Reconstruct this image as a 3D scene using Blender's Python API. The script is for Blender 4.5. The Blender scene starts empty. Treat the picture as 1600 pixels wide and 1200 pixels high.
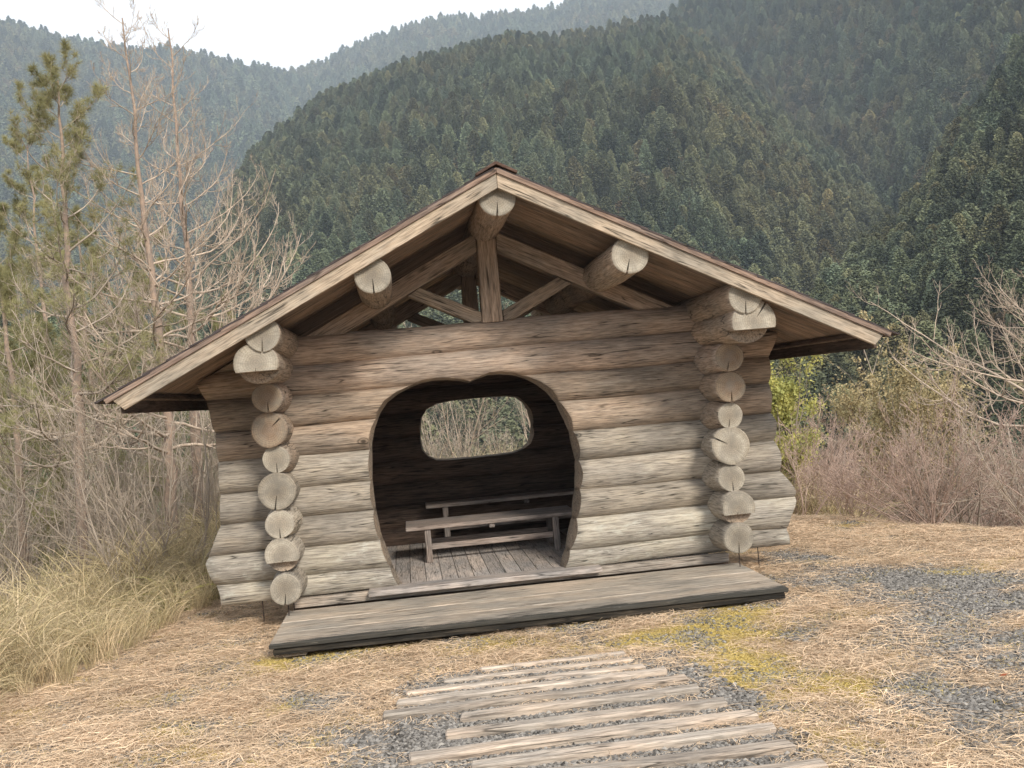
import bpy, math, random
import numpy as np
from mathutils import Vector, Matrix, noise
R = math.radians
rng = np.random.default_rng(7)
rnd = random.Random(11)
S = bpy.context.scene

# ------------------------------------------------------------------ camera, sky, sun, exposure
EYE = Vector((-0.740, -8.186, 1.620))
cam = bpy.data.objects.new('camera', bpy.data.cameras.new('camera'))
S.collection.objects.link(cam)
_f = Vector((0.1038, 0.9946, 0.0087)).normalized()
_r = Vector((0.991, -0.103, -0.088)); _r = (_r - _r.dot(_f) * _f).normalized()
_u = _r.cross(_f)
cam.matrix_world = Matrix(((_r.x, _u.x, -_f.x, EYE.x), (_r.y, _u.y, -_f.y, EYE.y), (_r.z, _u.z, -_f.z, EYE.z), (0, 0, 0, 1)))
cam.data.sensor_width = 36; cam.data.lens = 36.0
cam.data.clip_start = .05; cam.data.clip_end = 6000
S.camera = cam

SUN_TRAVEL = Vector((-.36, 1.0, -.66)).normalized()
world = bpy.data.worlds.new('World'); S.world = world; world.use_nodes = True
wn, wl = world.node_tree.nodes, world.node_tree.links
wn.clear()
sky = wn.new('ShaderNodeTexSky'); sky.sky_type = 'NISHITA'; sky.sun_disc = False
sky.sun_elevation = math.asin(-SUN_TRAVEL.z); sky.sun_rotation = math.atan2(-SUN_TRAVEL.x, -SUN_TRAVEL.y)
sky.dust_density = 3.0
wm = wn.new('ShaderNodeMix'); wm.data_type = 'RGBA'; wm.inputs[0].default_value = .80
wm.inputs[7].default_value = (8.9, 8.8, 8.8, 1)      # thin white overcast
wb = wn.new('ShaderNodeBackground'); wb.inputs[1].default_value = .118
wo = wn.new('ShaderNodeOutputWorld')
wt = wn.new('ShaderNodeTexCoord'); wz = wn.new('ShaderNodeTexNoise'); wz.inputs['Scale'].default_value = 2.2; wz.inputs['Detail'].default_value = 5
wr = wn.new('ShaderNodeMapRange'); wr.inputs[3].default_value = .86; wr.inputs[4].default_value = 1.10
wx = wn.new('ShaderNodeVectorMath'); wx.operation = 'SCALE'
wl.new(wt.outputs['Generated'], wz.inputs['Vector']); wl.new(wz.outputs[0], wr.inputs[0])
wl.new(wm.outputs[2], wx.inputs[0]); wl.new(wr.outputs[0], wx.inputs['Scale'])
wl.new(sky.outputs[0], wm.inputs[6]); wl.new(wx.outputs[0], wb.inputs[0]); wl.new(wb.outputs[0], wo.inputs[0])

sd = bpy.data.lights.new('sun', 'SUN'); sd.energy = 3.2; sd.angle = R(12.0); sd.color = (1.0, .93, .82)
sun = bpy.data.objects.new('sun', sd); S.collection.objects.link(sun)
sun.rotation_euler = SUN_TRAVEL.to_track_quat('-Z', 'Y').to_euler(); sun.location = (5, -10, 8)
S.view_settings.view_transform = 'Standard'; S.view_settings.look = 'None'
S.view_settings.exposure = 0.92; S.view_settings.gamma = 1.0
S.cycles.max_bounces = 6; S.cycles.volume_bounces = 0; S.cycles.transparent_max_bounces = 4
S.cycles.volume_max_steps = 64

# ------------------------------------------------------------------ helpers
def link(o, parent=None):
    S.collection.objects.link(o)
    if parent is not None: o.parent = parent
    return o
def tag(o, label=None, cat=None, group=None, kind=None):
    if label: o['label'] = label
    if cat: o['category'] = cat
    if group: o['group'] = group
    if kind: o['kind'] = kind
    return o
def empty(name, loc=(0, 0, 0)):
    o = bpy.data.objects.new(name, None); o.location = loc; o.empty_display_size = .2
    return link(o)
def mesh_np(name, v, f, mats=(), fm=None, smooth=True):
    """numpy mesh; f is an (n,3) or (n,4) array or a list of such arrays"""
    me = bpy.data.meshes.new(name)
    if not isinstance(f, (list, tuple)) or isinstance(f[0], tuple): f = [np.array(f)]
    f = [np.asarray(a, dtype=np.int32) for a in f if len(a)]
    v = np.asarray(v, dtype=np.float32)
    me.vertices.add(len(v)); me.vertices.foreach_set('co', v.ravel())
    tot = np.concatenate([np.full(len(a), a.shape[1], dtype=np.int32) for a in f])
    me.loops.add(int(tot.sum())); me.loops.foreach_set('vertex_index', np.concatenate([a.ravel() for a in f]))
    me.polygons.add(len(tot))
    st = np.zeros(len(tot), dtype=np.int32); st[1:] = np.cumsum(tot)[:-1]
    me.polygons.foreach_set('loop_start', st)
    for m in mats: me.materials.append(m)
    if fm is not None: me.polygons.foreach_set('material_index', np.asarray(fm, dtype=np.int32))
    me.polygons.foreach_set('use_smooth', np.full(len(tot), smooth))
    me.update(calc_edges=True)
    return me
def obj_np(name, v, f, mats=(), parent=None, fm=None, smooth=True):
    return link(bpy.data.objects.new(name, mesh_np(name, v, f, mats, fm, smooth)), parent)

# ------------------------------------------------------------------ materials
def newmat(name):
    m = bpy.data.materials.new(name); m.use_nodes = True
    nt = m.node_tree; b = nt.nodes['Principled BSDF']
    return m, nt, b
def N(nt, t, **kw):
    n = nt.nodes.new(t)
    for k, v in kw.items(): setattr(n, k, v)
    return n
def ramp(nt, fac, stops):
    r = N(nt, 'ShaderNodeValToRGB'); e = r.color_ramp.elements
    while len(e) < len(stops): e.new(.5)
    for i, (p, c) in enumerate(stops):
        e[i].position = p; e[i].color = (c[0], c[1], c[2], 1) if isinstance(c, (tuple, list)) else (c, c, c, 1)
    nt.links.new(fac, r.inputs[0]); return r.outputs[0]
def mix(nt, fac, a, b, mode='MIX'):
    m = N(nt, 'ShaderNodeMix', data_type='RGBA', blend_type=mode)
    for s, x in ((0, fac), (6, a), (7, b)):
        if hasattr(x, 'links') or isinstance(x, bpy.types.NodeSocket): nt.links.new(x, m.inputs[s])
        elif isinstance(x, (tuple, list)): m.inputs[s].default_value = (x[0], x[1], x[2], 1)
        else: m.inputs[s].default_value = x if s == 0 else (x, x, x, 1)
    return m.outputs[2]
def math_(nt, op, a, b=None):
    m = N(nt, 'ShaderNodeMath', operation=op)
    for i, x in enumerate((a, b)):
        if x is None: continue
        if isinstance(x, bpy.types.NodeSocket): nt.links.new(x, m.inputs[i])
        else: m.inputs[i].default_value = x
    return m.outputs[0]
def objcoord(nt, scale, randomise=True):
    tc = N(nt, 'ShaderNodeTexCoord'); oi = N(nt, 'ShaderNodeObjectInfo')
    mp = N(nt, 'ShaderNodeMapping'); mp.inputs['Scale'].default_value = scale
    if randomise:
        ad = N(nt, 'ShaderNodeVectorMath', operation='ADD')
        cmb = N(nt, 'ShaderNodeCombineXYZ')
        for i, k in enumerate((37., 11., 23.)): nt.links.new(math_(nt, 'MULTIPLY', oi.outputs['Random'], k), cmb.inputs[i])
        nt.links.new(tc.outputs['Object'], ad.inputs[0]); nt.links.new(cmb.outputs[0], ad.inputs[1])
        nt.links.new(ad.outputs[0], mp.inputs[0])
    else: nt.links.new(tc.outputs['Object'], mp.inputs[0])
    return mp.outputs[0], oi
def noise_(nt, vec, scale, detail=4, rough=.55, dist=0.):
    n = N(nt, 'ShaderNodeTexNoise'); n.inputs['Scale'].default_value = scale; n.inputs['Detail'].default_value = detail
    n.inputs['Roughness'].default_value = rough; n.inputs['Distortion'].default_value = dist
    nt.links.new(vec, n.inputs['Vector']); return n.outputs[0]

def wood(name, dark, mid, light, knots=False, lichen=0., stain=0., bump=.6, grain=1., tint=(1.12, .98, .86)):
    """weathered timber, grain along the object's own X axis"""
    m, nt, b = newmat(name)
    v, oi = objcoord(nt, (1.5 * grain, 26 * grain, 26 * grain))
    v2, _ = objcoord(nt, (1, 2.2, 2.2)); v3, _ = objcoord(nt, (5.5 * grain, 75 * grain, 75 * grain))
    g = noise_(nt, v, 2.0, 7, .62, .25); fine = noise_(nt, v3, 1.6, 3, .6)
    col = ramp(nt, g, [(.24, dark), (.48, mid), (.76, light)])
    col = mix(nt, .62, col, ramp(nt, fine, [(.32, .22), (.58, 1.12)]), 'MULTIPLY')
    blot = noise_(nt, v2, 1.7, 4, .6)
    col = mix(nt, ramp(nt, blot, [(.40, 0.), (.62, .6)]), col, mix(nt, 1., col, tint, 'MULTIPLY'))
    col = mix(nt, 1., col, ramp(nt, blot, [(.25, .66), (.7, 1.18)]), 'MULTIPLY')
    rr = ramp(nt, oi.outputs['Random'], [(0., .80), (1., 1.15)])
    col = mix(nt, 1., col, rr, 'MULTIPLY')
    if knots:
        vk, _ = objcoord(nt, (1.6, 2.6, 2.6))
        vo = N(nt, 'ShaderNodeTexVoronoi'); vo.inputs['Scale'].default_value = 1.3; nt.links.new(vk, vo.inputs['Vector'])
        k = ramp(nt, vo.outputs['Distance'], [(0.03, 0.22), (.065, .85), (.085, .35), (.12, 1.)])
        col = mix(nt, 1., col, k, 'MULTIPLY')
    # dark hairline drying cracks
    vc, _ = objcoord(nt, (1.0, 20, 20)); cr = noise_(nt, vc, 1.0, 2, .4, .3)
    crk = ramp(nt, math_(nt, 'ABSOLUTE', math_(nt, 'SUBTRACT', cr, .5)), [(.0, .18), (.020, 1.)])
    gate = ramp(nt, noise_(nt, v2, 3.1, 2), [(.46, 0.), (.54, 1.)])
    col = mix(nt, gate, col, mix(nt, 1., col, crk, 'MULTIPLY'))
    if lichen > 0:
        vl, _ = objcoord(nt, (1.6, 4, 4)); l = noise_(nt, vl, 4.0, 8, .72)
        tc = N(nt, 'ShaderNodeTexCoord'); 
        col = mix(nt, ramp(nt, l, [(.58 - .12 * lichen, 0.), (.68 - .12 * lichen, .5)]), col, (.56, .55, .48))
    if stain > 0:
        vs, _ = objcoord(nt, (2.2, 16, 16)); s = noise_(nt, vs, 1.8, 9, .78)
        tc = N(nt, 'ShaderNodeTexCoord'); sx = N(nt, 'ShaderNodeSeparateXYZ'); nt.links.new(tc.outputs['Object'], sx.inputs[0])
        edge = N(nt, 'ShaderNodeMapRange'); nt.links.new(sx.outputs[1], edge.inputs[0])
        edge.inputs[1].default_value = .20; edge.inputs[2].default_value = 0.; edge.inputs[3].default_value = 0.; edge.inputs[4].default_value = .42
        f = ramp(nt, math_(nt, 'ADD', s, edge.outputs[0]), [(.735, 0.), (.83, .92)])
        col = mix(nt, f, col, (.030, .030, .026))
    nt.links.new(col, b.inputs['Base Color']); b.inputs['Roughness'].default_value = .88
    b.inputs['Specular IOR Level'].default_value = .25
    bp = N(nt, 'ShaderNodeBump'); bp.inputs['Strength'].default_value = bump; bp.inputs['Distance'].default_value = .012
    nt.links.new(math_(nt, 'ADD', math_(nt, 'MULTIPLY', fine, .5), g), bp.inputs['Height']); nt.links.new(bp.outputs[0], b.inputs['Normal'])
    return m
def endgrain(name, c1, c2, core):
    m, nt, b = newmat(name)
    v, oi = objcoord(nt, (0, 1, 1), False); tc = N(nt, 'ShaderNodeTexCoord')
    vn, _ = objcoord(nt, (1, 1, 1)); nz = noise_(nt, vn, 9, 5, .6)
    ln = N(nt, 'ShaderNodeVectorMath', operation='LENGTH'); nt.links.new(v, ln.inputs[0])
    d = math_(nt, 'ADD', ln.outputs['Value'], math_(nt, 'MULTIPLY', noise_(nt, vn, 4, 3, .6), .055)); d = math_(nt, 'ADD', d, -.025)
    rings = math_(nt, 'SINE', math_(nt, 'MULTIPLY', d, 420.))
    col = ramp(nt, d, [(0.0, core), (.055, c1), (.10, c2), (.14, c1)])
    col = mix(nt, .45, col, ramp(nt, math_(nt, 'MULTIPLY_ADD', rings, .5), [(0., .62), (.6, 1.)]), 'MULTIPLY')
    sep = N(nt, 'ShaderNodeSeparateXYZ'); nt.links.new(v, sep.inputs[0])
    ang = math_(nt, 'ARCTAN2', sep.outputs[1], sep.outputs[2])
    cmb = N(nt, 'ShaderNodeCombineXYZ'); nt.links.new(math_(nt, 'MULTIPLY', ang, 7.), cmb.inputs[0]); nt.links.new(math_(nt, 'MULTIPLY', ln.outputs['Value'], 6.), cmb.inputs[1])
    nt.links.new(math_(nt, 'MULTIPLY', oi.outputs['Random'], 40.), cmb.inputs[2])
    rays = noise_(nt, cmb.outputs[0], 2.2, 4, .6)
    col = mix(nt, .8, col, ramp(nt, rays, [(.30, .55), (.5, 1.)]), 'MULTIPLY')
    chk = ramp(nt, math_(nt, 'ABSOLUTE', math_(nt, 'SUBTRACT', rays, .5)), [(0., .35), (.016, 1.)])
    col = mix(nt, 1., col, chk, 'MULTIPLY')
    col = mix(nt, ramp(nt, nz, [(.42, 0.), (.66, .7)]), col, (.22, .20, .17))
    col = mix(nt, 1., col, ramp(nt, oi.outputs['Random'], [(0., .74), (1., 1.12)]), 'MULTIPLY')
    nt.links.new(col, b.inputs['Base Color']); b.inputs['Roughness'].default_value = .9; b.inputs['Specular IOR Level'].default_value = .2
    bp = N(nt, 'ShaderNodeBump'); bp.inputs['Strength'].default_value = .4; bp.inputs['Distance'].default_value = .01
    nt.links.new(math_(nt, 'ADD', rays, nz), bp.inputs['Height']); nt.links.new(bp.outputs[0], b.inputs['Normal'])
    return m
M = {}
M['brown'] = wood('wood_brown', (.21, .168, .135), (.40, .325, .268), (.53, .45, .38), knots=True)
M['tan'] = wood('wood_tan', (.21, .165, .128), (.38, .31, .245), (.50, .425, .35), knots=True)
M['grey'] = wood('wood_grey', (.235, .205, .17), (.395, .352, .298), (.51, .465, .40), knots=True, tint=(1.06, 1.0, .90))
M['pale'] = wood('wood_pale', (.24, .212, .178), (.42, .380, .325), (.55, .51, .45), lichen=.30, tint=(1.02, 1.0, .90))
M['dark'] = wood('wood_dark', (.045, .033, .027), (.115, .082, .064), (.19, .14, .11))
M['soffit'] = wood('wood_soffit', (.15, .11, .085), (.32, .245, .19), (.45, .36, .29))
M['damp'] = wood('wood_damp', (.012, .011, .010), (.03, .027, .022), (.10, .085, .065))
M['board'] = wood('wood_board', (.37, .305, .235), (.43, .37, .295), (.48, .42, .345), bump=.2)
M['trim'] = wood('wood_trim', (.12, .085, .07), (.22, .165, .135), (.30, .24, .20), bump=.2)
M['floor'] = wood('wood_floor', (.36, .33, .31), (.46, .425, .40), (.53, .495, .47), bump=.2)
M['deck'] = wood('wood_deck', (.235, .203, .168), (.41, .363, .303), (.53, .48, .41), stain=1.)
M['plank'] = wood('wood_plank', (.26, .215, .178), (.47, .405, .34), (.60, .535, .46), bump=.5)
M['bench'] = wood('wood_bench', (.15, .125, .115), (.27, .235, .215), (.38, .34, .315), bump=.2)
M['end'] = endgrain('end_grain', (.38, .33, .26), (.48, .43, .35), (.33, .28, .22))
M['endbrown'] = endgrain('end_grain_brown', (.30, .215, .15), (.37, .29, .21), (.33, .25, .19))
M['cut'] = wood('wood_cut', (.18, .14, .105), (.33, .27, .21), (.45, .38, .31), bump=.15)
M['shingle'] = wood('wood_shingle', (.035, .028, .030), (.075, .062, .062), (.15, .13, .125))
M['cap'] = wood('ridge_cap_brown', (.06, .035, .028), (.11, .068, .052), (.16, .11, .085))
def flat(name, c, rough=.9, var=0., nscale=5., c2=None, spec=.2, trans=0., island=0.):
    m, nt, b = newmat(name); b.inputs['Roughness'].default_value = rough; b.inputs['Specular IOR Level'].default_value = spec
    v, oi = objcoord(nt, (1, 1, 1))
    col = c
    col = mix(nt, ramp(nt, noise_(nt, v, nscale, 4), [(.35, 0.), (.65, 1.)]), c, c2 or tuple(x * .7 for x in c))
    if var: col = mix(nt, 1., col, ramp(nt, oi.outputs['Random'], [(0., 1 - var), (1., 1 + var)]), 'MULTIPLY')
    if island: col = mix(nt, 1., col, ramp(nt, N(nt, 'ShaderNodeNewGeometry').outputs['Random Per Island'], [(0., 1 - island), (1., 1 + island)]), 'MULTIPLY')
    nt.links.new(col, b.inputs['Base Color'])
    if trans:
        tr = N(nt, 'ShaderNodeBsdfTranslucent'); nt.links.new(col, tr.inputs[0])
        ms = N(nt, 'ShaderNodeMixShader'); ms.inputs[0].default_value = trans
        nt.links.new(b.outputs[0], ms.inputs[1]); nt.links.new(tr.outputs[0], ms.inputs[2])
        nt.links.new(ms.outputs[0], nt.nodes['Material Output'].inputs[0])
    return m
M['iron'] = flat('rusty_iron', (.05, .035, .03))

# ------------------------------------------------------------------ terrain
PLATEAU = [(-2.6, .64), (-3.4, -1.6), (-4.4, -4.5), (-5.2, -14), (9, -14), (6.6, -4), (5.4, -1.5), (4.5, .2), (3.95, 1.4), (3.4, 2.6), (2.6, 4.3), (-2.0, 4.3)]
_pl = np.array(PLATEAU); _nx = np.roll(_pl, -1, 0) - _pl
_area = np.sum(_pl[:, 0] * np.roll(_pl[:, 1], -1) - np.roll(_pl[:, 0], -1) * _pl[:, 1])
_nr = np.stack([_nx[:, 1], -_nx[:, 0]], 1); _nr /= np.linalg.norm(_nr, axis=1)[:, None]
if _area < 0: _nr = -_nr
def outside(x, y):
    x = np.asarray(x, float); y = np.asarray(y, float)
    d = np.full(x.shape, -1e9)
    for p, n in zip(_pl, _nr): d = np.maximum(d, (x - p[0]) * n[0] + (y - p[1]) * n[1])
    return d
def wob(x, y, k, ph=0.):
    return (np.sin(x * k + 1.3 * np.sin(y * k * .7 + ph)) + np.sin(y * k * 1.13 + 1.7 * np.sin(x * k * .6 + 2 * ph) + 1.)) * .5
def ground_z(x, y):
    x = np.asarray(x, float); y = np.asarray(y, float)
    d = np.maximum(outside(x, y) + .15 * wob(x, y, 1.7), 0)
    drop = .40 * (np.sqrt(d * d + .35 ** 2) - .35)
    drop = np.where(drop > 7, 7 + (drop - 7) * .12, drop); drop = np.minimum(drop, 16)
    drop = drop * (1 - .80 * np.exp(-((x - .2) / 3.2) ** 2) * (1 / (1 + np.exp(-(y - 4.) * 2))) * np.exp(-np.maximum(y - 14, 0) * .2))
    near = np.exp(-(np.maximum(np.abs(x) - 2.2, 0) ** 2 + np.maximum(np.abs(y - .5) - 2.2, 0) ** 2) * .5)
    b = .035 * wob(x, y, 1.1, .5) + .018 * wob(x, y, 3.3, 2.) + .008 * wob(x, y, 9., 1.)
    b = b * np.where(d > 0, 1 + np.minimum(d, 4), 1.)
    path = np.exp(-np.maximum(np.abs(x + .1) - .9, 0) ** 2 * 30) * (y > -6) * (y < -2)
    return b * (1 - .8 * path) * (1 - .7 * near) - drop - .01
GRAVEL = [(2.34, -.69, .34, .65), (2.43, .1, .28, .55), (2.8, -.9, .5, .55), (2.7, -1.5, .55, .7), (3.5, -1.6, .6, .6), (2.95, -1.87, .4, .5), (2.18, -2.36, .25, .4), (1.72, -3.65, .25, .4), (2.0, -4.1, .5, .6),
          (1.85, -3.14, .2, .25), (2.5, -3.2, .5, .7), (-.93, -3.5, .3, .35), (-1.25, -2.39, .22, .16), (-1.12, -3.0, .17, .15), (-.9, -4.1, .3, .4), (3.4, -2.6, .5, .7)]
MOSS = [(1.03, -2.75, .42, .5), (1.36, -3.1, .2, .4), (.81, -1.85, .6, .3), (1.34, -1.5, .38, .22), (-1.36, -1.45, .5, .2), (-.35, -1.5, .42, .15), (-2.22, -2.61, .15, .2), (-1.94, -3.12, .19, .17),
        (.9, -3.9, .15, .2), (2.42, -2.88, .13, .11), (-1.8, -1.4, .15, .15), (1.99, -1.8, .2, .13), (-1.6, -3.9, .2, .2), (3.2, -.9, .35, .2)]
def mask(x, y, L):
    x = np.asarray(x, float); y = np.asarray(y, float); m = np.zeros(x.shape)
    for a, b_, c, d in L:
        q = 1.5 - ((x - a) / c) ** 2 - ((y - b_) / d) ** 2
        m = np.maximum(m, q)
    return np.clip(m + .42 * wob(x, y, 8., 1.) + .25 * wob(x, y, 21., 2.), 0, 1)

def ground_sheet():
    # near part dense, growing outwards: a warped grid
    n = 330
    t = np.linspace(-1, 1, n); w = np.sign(t) * (np.abs(t) * 6.0 + (np.abs(t) ** 7) * 1500)
    X, Y = np.meshgrid(w, w - 1.5)
    Z = ground_z(X, Y)
    v = np.stack([X.ravel(), Y.ravel(), Z.ravel()], 1)
    i = np.arange(n * n).reshape(n, n)
    f = np.stack([i[:-1, :-1].ravel(), i[:-1, 1:].ravel(), i[1:, 1:].ravel(), i[1:, :-1].ravel()], 1)
    m, nt, b = newmat('ground_soil_straw')
    at = N(nt, 'ShaderNodeVertexColor', layer_name='tint')
    tc = N(nt, 'ShaderNodeTexCoord')
    n1 = noise_(nt, tc.outputs['Object'], 55, 6, .7); n2 = noise_(nt, tc.outputs['Object'], 7, 5, .6)
    col = mix(nt, 1., at.outputs[0], ramp(nt, n1, [(.3, .45), (.66, 1.3)]), 'MULTIPLY')
    col = mix(nt, 1., col, ramp(nt, n2, [(.3, .75), (.7, 1.12)]), 'MULTIPLY')
    nt.links.new(col, b.inputs['Base Color']); b.inputs['Roughness'].default_value = .95; b.inputs['Specular IOR Level'].default_value = .1
    bp = N(nt, 'ShaderNodeBump'); bp.inputs['Distance'].default_value = .02; bp.inputs['Strength'].default_value = .6
    nt.links.new(n1, bp.inputs['Height']); nt.links.new(bp.outputs[0], b.inputs['Normal'])
    me = mesh_np('ground', v, f, [m])
    x, y = v[:, 0], v[:, 1]
    g, ms, d = mask(x, y, GRAVEL), mask(x, y, MOSS), outside(x, y)
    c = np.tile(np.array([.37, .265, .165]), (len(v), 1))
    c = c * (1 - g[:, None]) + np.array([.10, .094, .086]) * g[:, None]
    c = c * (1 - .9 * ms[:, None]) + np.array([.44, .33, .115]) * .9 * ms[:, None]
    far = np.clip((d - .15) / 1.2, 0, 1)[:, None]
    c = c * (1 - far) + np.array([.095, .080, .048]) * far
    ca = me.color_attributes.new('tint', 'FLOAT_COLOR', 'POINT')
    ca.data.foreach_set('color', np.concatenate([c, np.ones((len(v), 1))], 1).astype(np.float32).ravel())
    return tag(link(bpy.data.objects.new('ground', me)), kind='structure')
ground_sheet()

# ------------------------------------------------------------------ timber builders
def seamf(x, seed): return noise.noise(Vector((x * 1.3, seed * 3.7, seed)))
def log_obj(name, parent, origin, axis, x0, x1, rfun, mats, end0=None, end1=None, seed=0, nseg=None, crack=None, sag=.008, oval=1.0):
    """log along its own X.  axis 'X' or 'Y' in the world; x0,x1 along it; end0/end1(z_world)->position of the cut end;
    crack: (which end, angle) drying crack opened in the end face"""
    K = 26
    th = list(np.linspace(0, 2 * math.pi, K, endpoint=False))
    ca = None
    if crack is not None:
        ca = crack[1] % (2 * math.pi)
        th = [t for t in th if abs((t - ca + math.pi) % (2 * math.pi) - math.pi) > .10] + [ca - .055, ca, ca + .055]
        th.sort(key=lambda t: t % (2 * math.pi))
    K = len(th); L = x1 - x0
    nseg = nseg or max(6, int(L / .10))
    xs = list(np.linspace(x0, x1, nseg + 1))
    v = []; f = []; fm = []
    ox, oy, oz = origin
    for xi in xs:
        r = rfun(xi); dy = sag * seamf(xi, seed + 5) * 2; dz = sag * seamf(xi, seed + 9) * 2
        for t in th:
            q = 1 + .05 * noise.noise(Vector((xi * 1.1, math.cos(t) * .9 + seed, math.sin(t) * .9))) + .012 * noise.noise(Vector((xi * 3, math.cos(t) * 5 + seed, math.sin(t) * 5)))
            if ca is not None and abs((t - ca + math.pi) % (2 * math.pi) - math.pi) < .01:
                e = x0 if crack[0] == 0 else x1
                q *= 1 - .22 * max(0, 1 - abs(xi - e) / .22)
            y = r * q * math.cos(t) + dy; z = r * q * math.sin(t) * oval + dz
            xx = xi
            if end0 is not None and xi < x0 + .5:
                w = 1 - (xi - x0) / .5; xx = xi + (end0(oz + z) - x0) * w
            if end1 is not None and xi > x1 - .5:
                w = 1 - (x1 - xi) / .5; xx = xi + (end1(oz + z) - x1) * w
            v.append((xx, y, z))
    for i in range(nseg):
        for k in range(K):
            a = i * K + k; b = i * K + (k + 1) % K
            f.append((a, b, b + K, a + K)); fm.append(0)
    for e, base in ((0, 0), (1, nseg * K)):
        ring = [base + k for k in range(K)]
        cx = sum(v[i][0] for i in ring) / K; cy = sum(v[i][1] for i in ring) / K; cz = sum(v[i][2] for i in ring) / K
        prev = ring
        for fr in (.93, .70, .45, .2):
            cur = []
            for k, i in enumerate(ring):
                p = v[i]; inw = 0.
                fx = p[0] + (cx - p[0]) * (1 - fr)
                out = (1 if e else -1)
                fx += out * .004 * (1 if fr < .95 else 0) + out * .006 * noise.noise(Vector((p[1] * 12 * fr, p[2] * 12 * fr, seed * 2.1)))
                if ca is not None and crack[0] == e and abs((th[k] - ca + math.pi) % (2 * math.pi) - math.pi) < .01 and fr > .3:
                    fx -= out * .07
                cur.append(len(v)); v.append((fx, cy + (p[1] - cy) * fr, cz + (p[2] - cz) * fr))
            for k in range(K):
                a, b, c, d = prev[k], prev[(k + 1) % K], cur[(k + 1) % K], cur[k]
                f.append((a, d, c, b) if e == 0 else (a, b, c, d)); fm.append(1)
            prev = cur
        c = len(v); v.append((cx + (1 if e else -1) * .004, cy, cz))
        for k in range(K):
            a, b = prev[k], prev[(k + 1) % K]
            f.append((a, c, b) if e == 0 else (a, b, c)); fm.append(1)
    me = bpy.data.meshes.new(name); me.from_pydata(v, [], f)
    # orientation of wall of the tube is outwards when (a,b,b+K,a+K) winds y->z around +x: flip
    for m in mats: me.materials.append(m)
    me.polygons.foreach_set('material_index', fm)
    import bmesh
    bm = bmesh.new(); bm.from_mesh(me); bmesh.ops.recalc_face_normals(bm, faces=bm.faces); bm.to_mesh(me); bm.free()
    sm = [m_ == 0 for m_ in fm]; me.polygons.foreach_set('use_smooth', sm); me.update()
    o = bpy.data.objects.new(name, me)
    if axis == 'Y': o.rotation_euler = (0, 0, math.pi / 2)
    o.location = (0 if axis == 'X' else ox, oy if axis == 'X' else 0, oz)
    return link(o, parent)

def prism(pts, y0, y1, rings=None):
    """cutter: polygon in XZ lofted along Y; rings = [(y, scale)] about the polygon's centre"""
    n = len(pts); cx = sum(p[0] for p in pts) / n; cz = sum(p[1] for p in pts) / n
    rings = rings or [(y0, 1.), (y1, 1.)]
    v = []; f = []
    for y, s in rings:
        for p in pts: v.append((cx + (p[0] - cx) * s, y, cz + (p[1] - cz) * s))
    for i in range(len(rings) - 1):
        for k in range(n):
            a = i * n + k; b = i * n + (k + 1) % n
            f.append((a, b, b + n, a + n))
    f.append(tuple(range(n))[::-1]); f.append(tuple(range((len(rings) - 1) * n, len(rings) * n)))
    me = bpy.data.meshes.new('cutter'); me.from_pydata(v, [], f)
    import bmesh
    bm = bmesh.new(); bm.from_mesh(me); bmesh.ops.recalc_face_normals(bm, faces=bm.faces); bm.to_mesh(me); bm.free()
    for m in (M['cut'], M['cut'], M['cut']): me.materials.append(m)
    me.polygons.foreach_set('material_index', [2] * len(me.polygons))
    o = bpy.data.objects.new('cutter', me); S.collection.objects.link(o); return o
def cut(objs, cutter):
    mods = []
    for o in objs:
        md = o.modifiers.new('b', 'BOOLEAN'); md.operation = 'DIFFERENCE'; md.object = cutter; md.solver = 'EXACT'; mods.append(md)
    bpy.context.view_layer.update(); dg = bpy.context.evaluated_depsgraph_get()
    new = []
    for o in objs: new.append(bpy.data.meshes.new_from_object(o.evaluated_get(dg), depsgraph=dg))
    for o, me in zip(objs, new):
        o.modifiers.clear(); old = o.data; o.data = me; me.name = o.name
    cm = cutter.data; bpy.data.objects.remove(cutter)

def timber(name, parent, poly, y0, y1, ang, mat, endmat=None, bevel=.006):
    """squared timber: polygon in world XZ, extruded y0..y1, own X axis turned to angle ang for the grain"""
    cx = sum(p[0] for p in poly) / len(poly); cz = sum(p[1] for p in poly) / len(poly); cy = (y0 + y1) / 2
    ca, sa = math.cos(ang), math.sin(ang); n = len(poly); v = []
    for y in (y0 - cy, y1 - cy):
        for p in poly:
            dx, dz = p[0] - cx, p[1] - cz; v.append((dx * ca + dz * sa, y, -dx * sa + dz * ca))
    f = [(k, (k + 1) % n, (k + 1) % n + n, k + n) for k in range(n)] + [tuple(range(n))[::-1], tuple(range(n, 2 * n))]
    import bmesh
    bm = bmesh.new(); vv = [bm.verts.new(p) for p in v]
    for q in f: bm.faces.new([vv[i] for i in q])
    bmesh.ops.recalc_face_normals(bm, faces=bm.faces)
    if bevel: bmesh.ops.bevel(bm, geom=bm.edges[:], offset=bevel, segments=1, affect='EDGES')
    me = bpy.data.meshes.new(name); bm.to_mesh(me); bm.free(); me.materials.append(mat)
    o = bpy.data.objects.new(name, me); o.location = (cx, cy, cz); o.rotation_euler = (0, -ang, 0)
    return link(o, parent)
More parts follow.
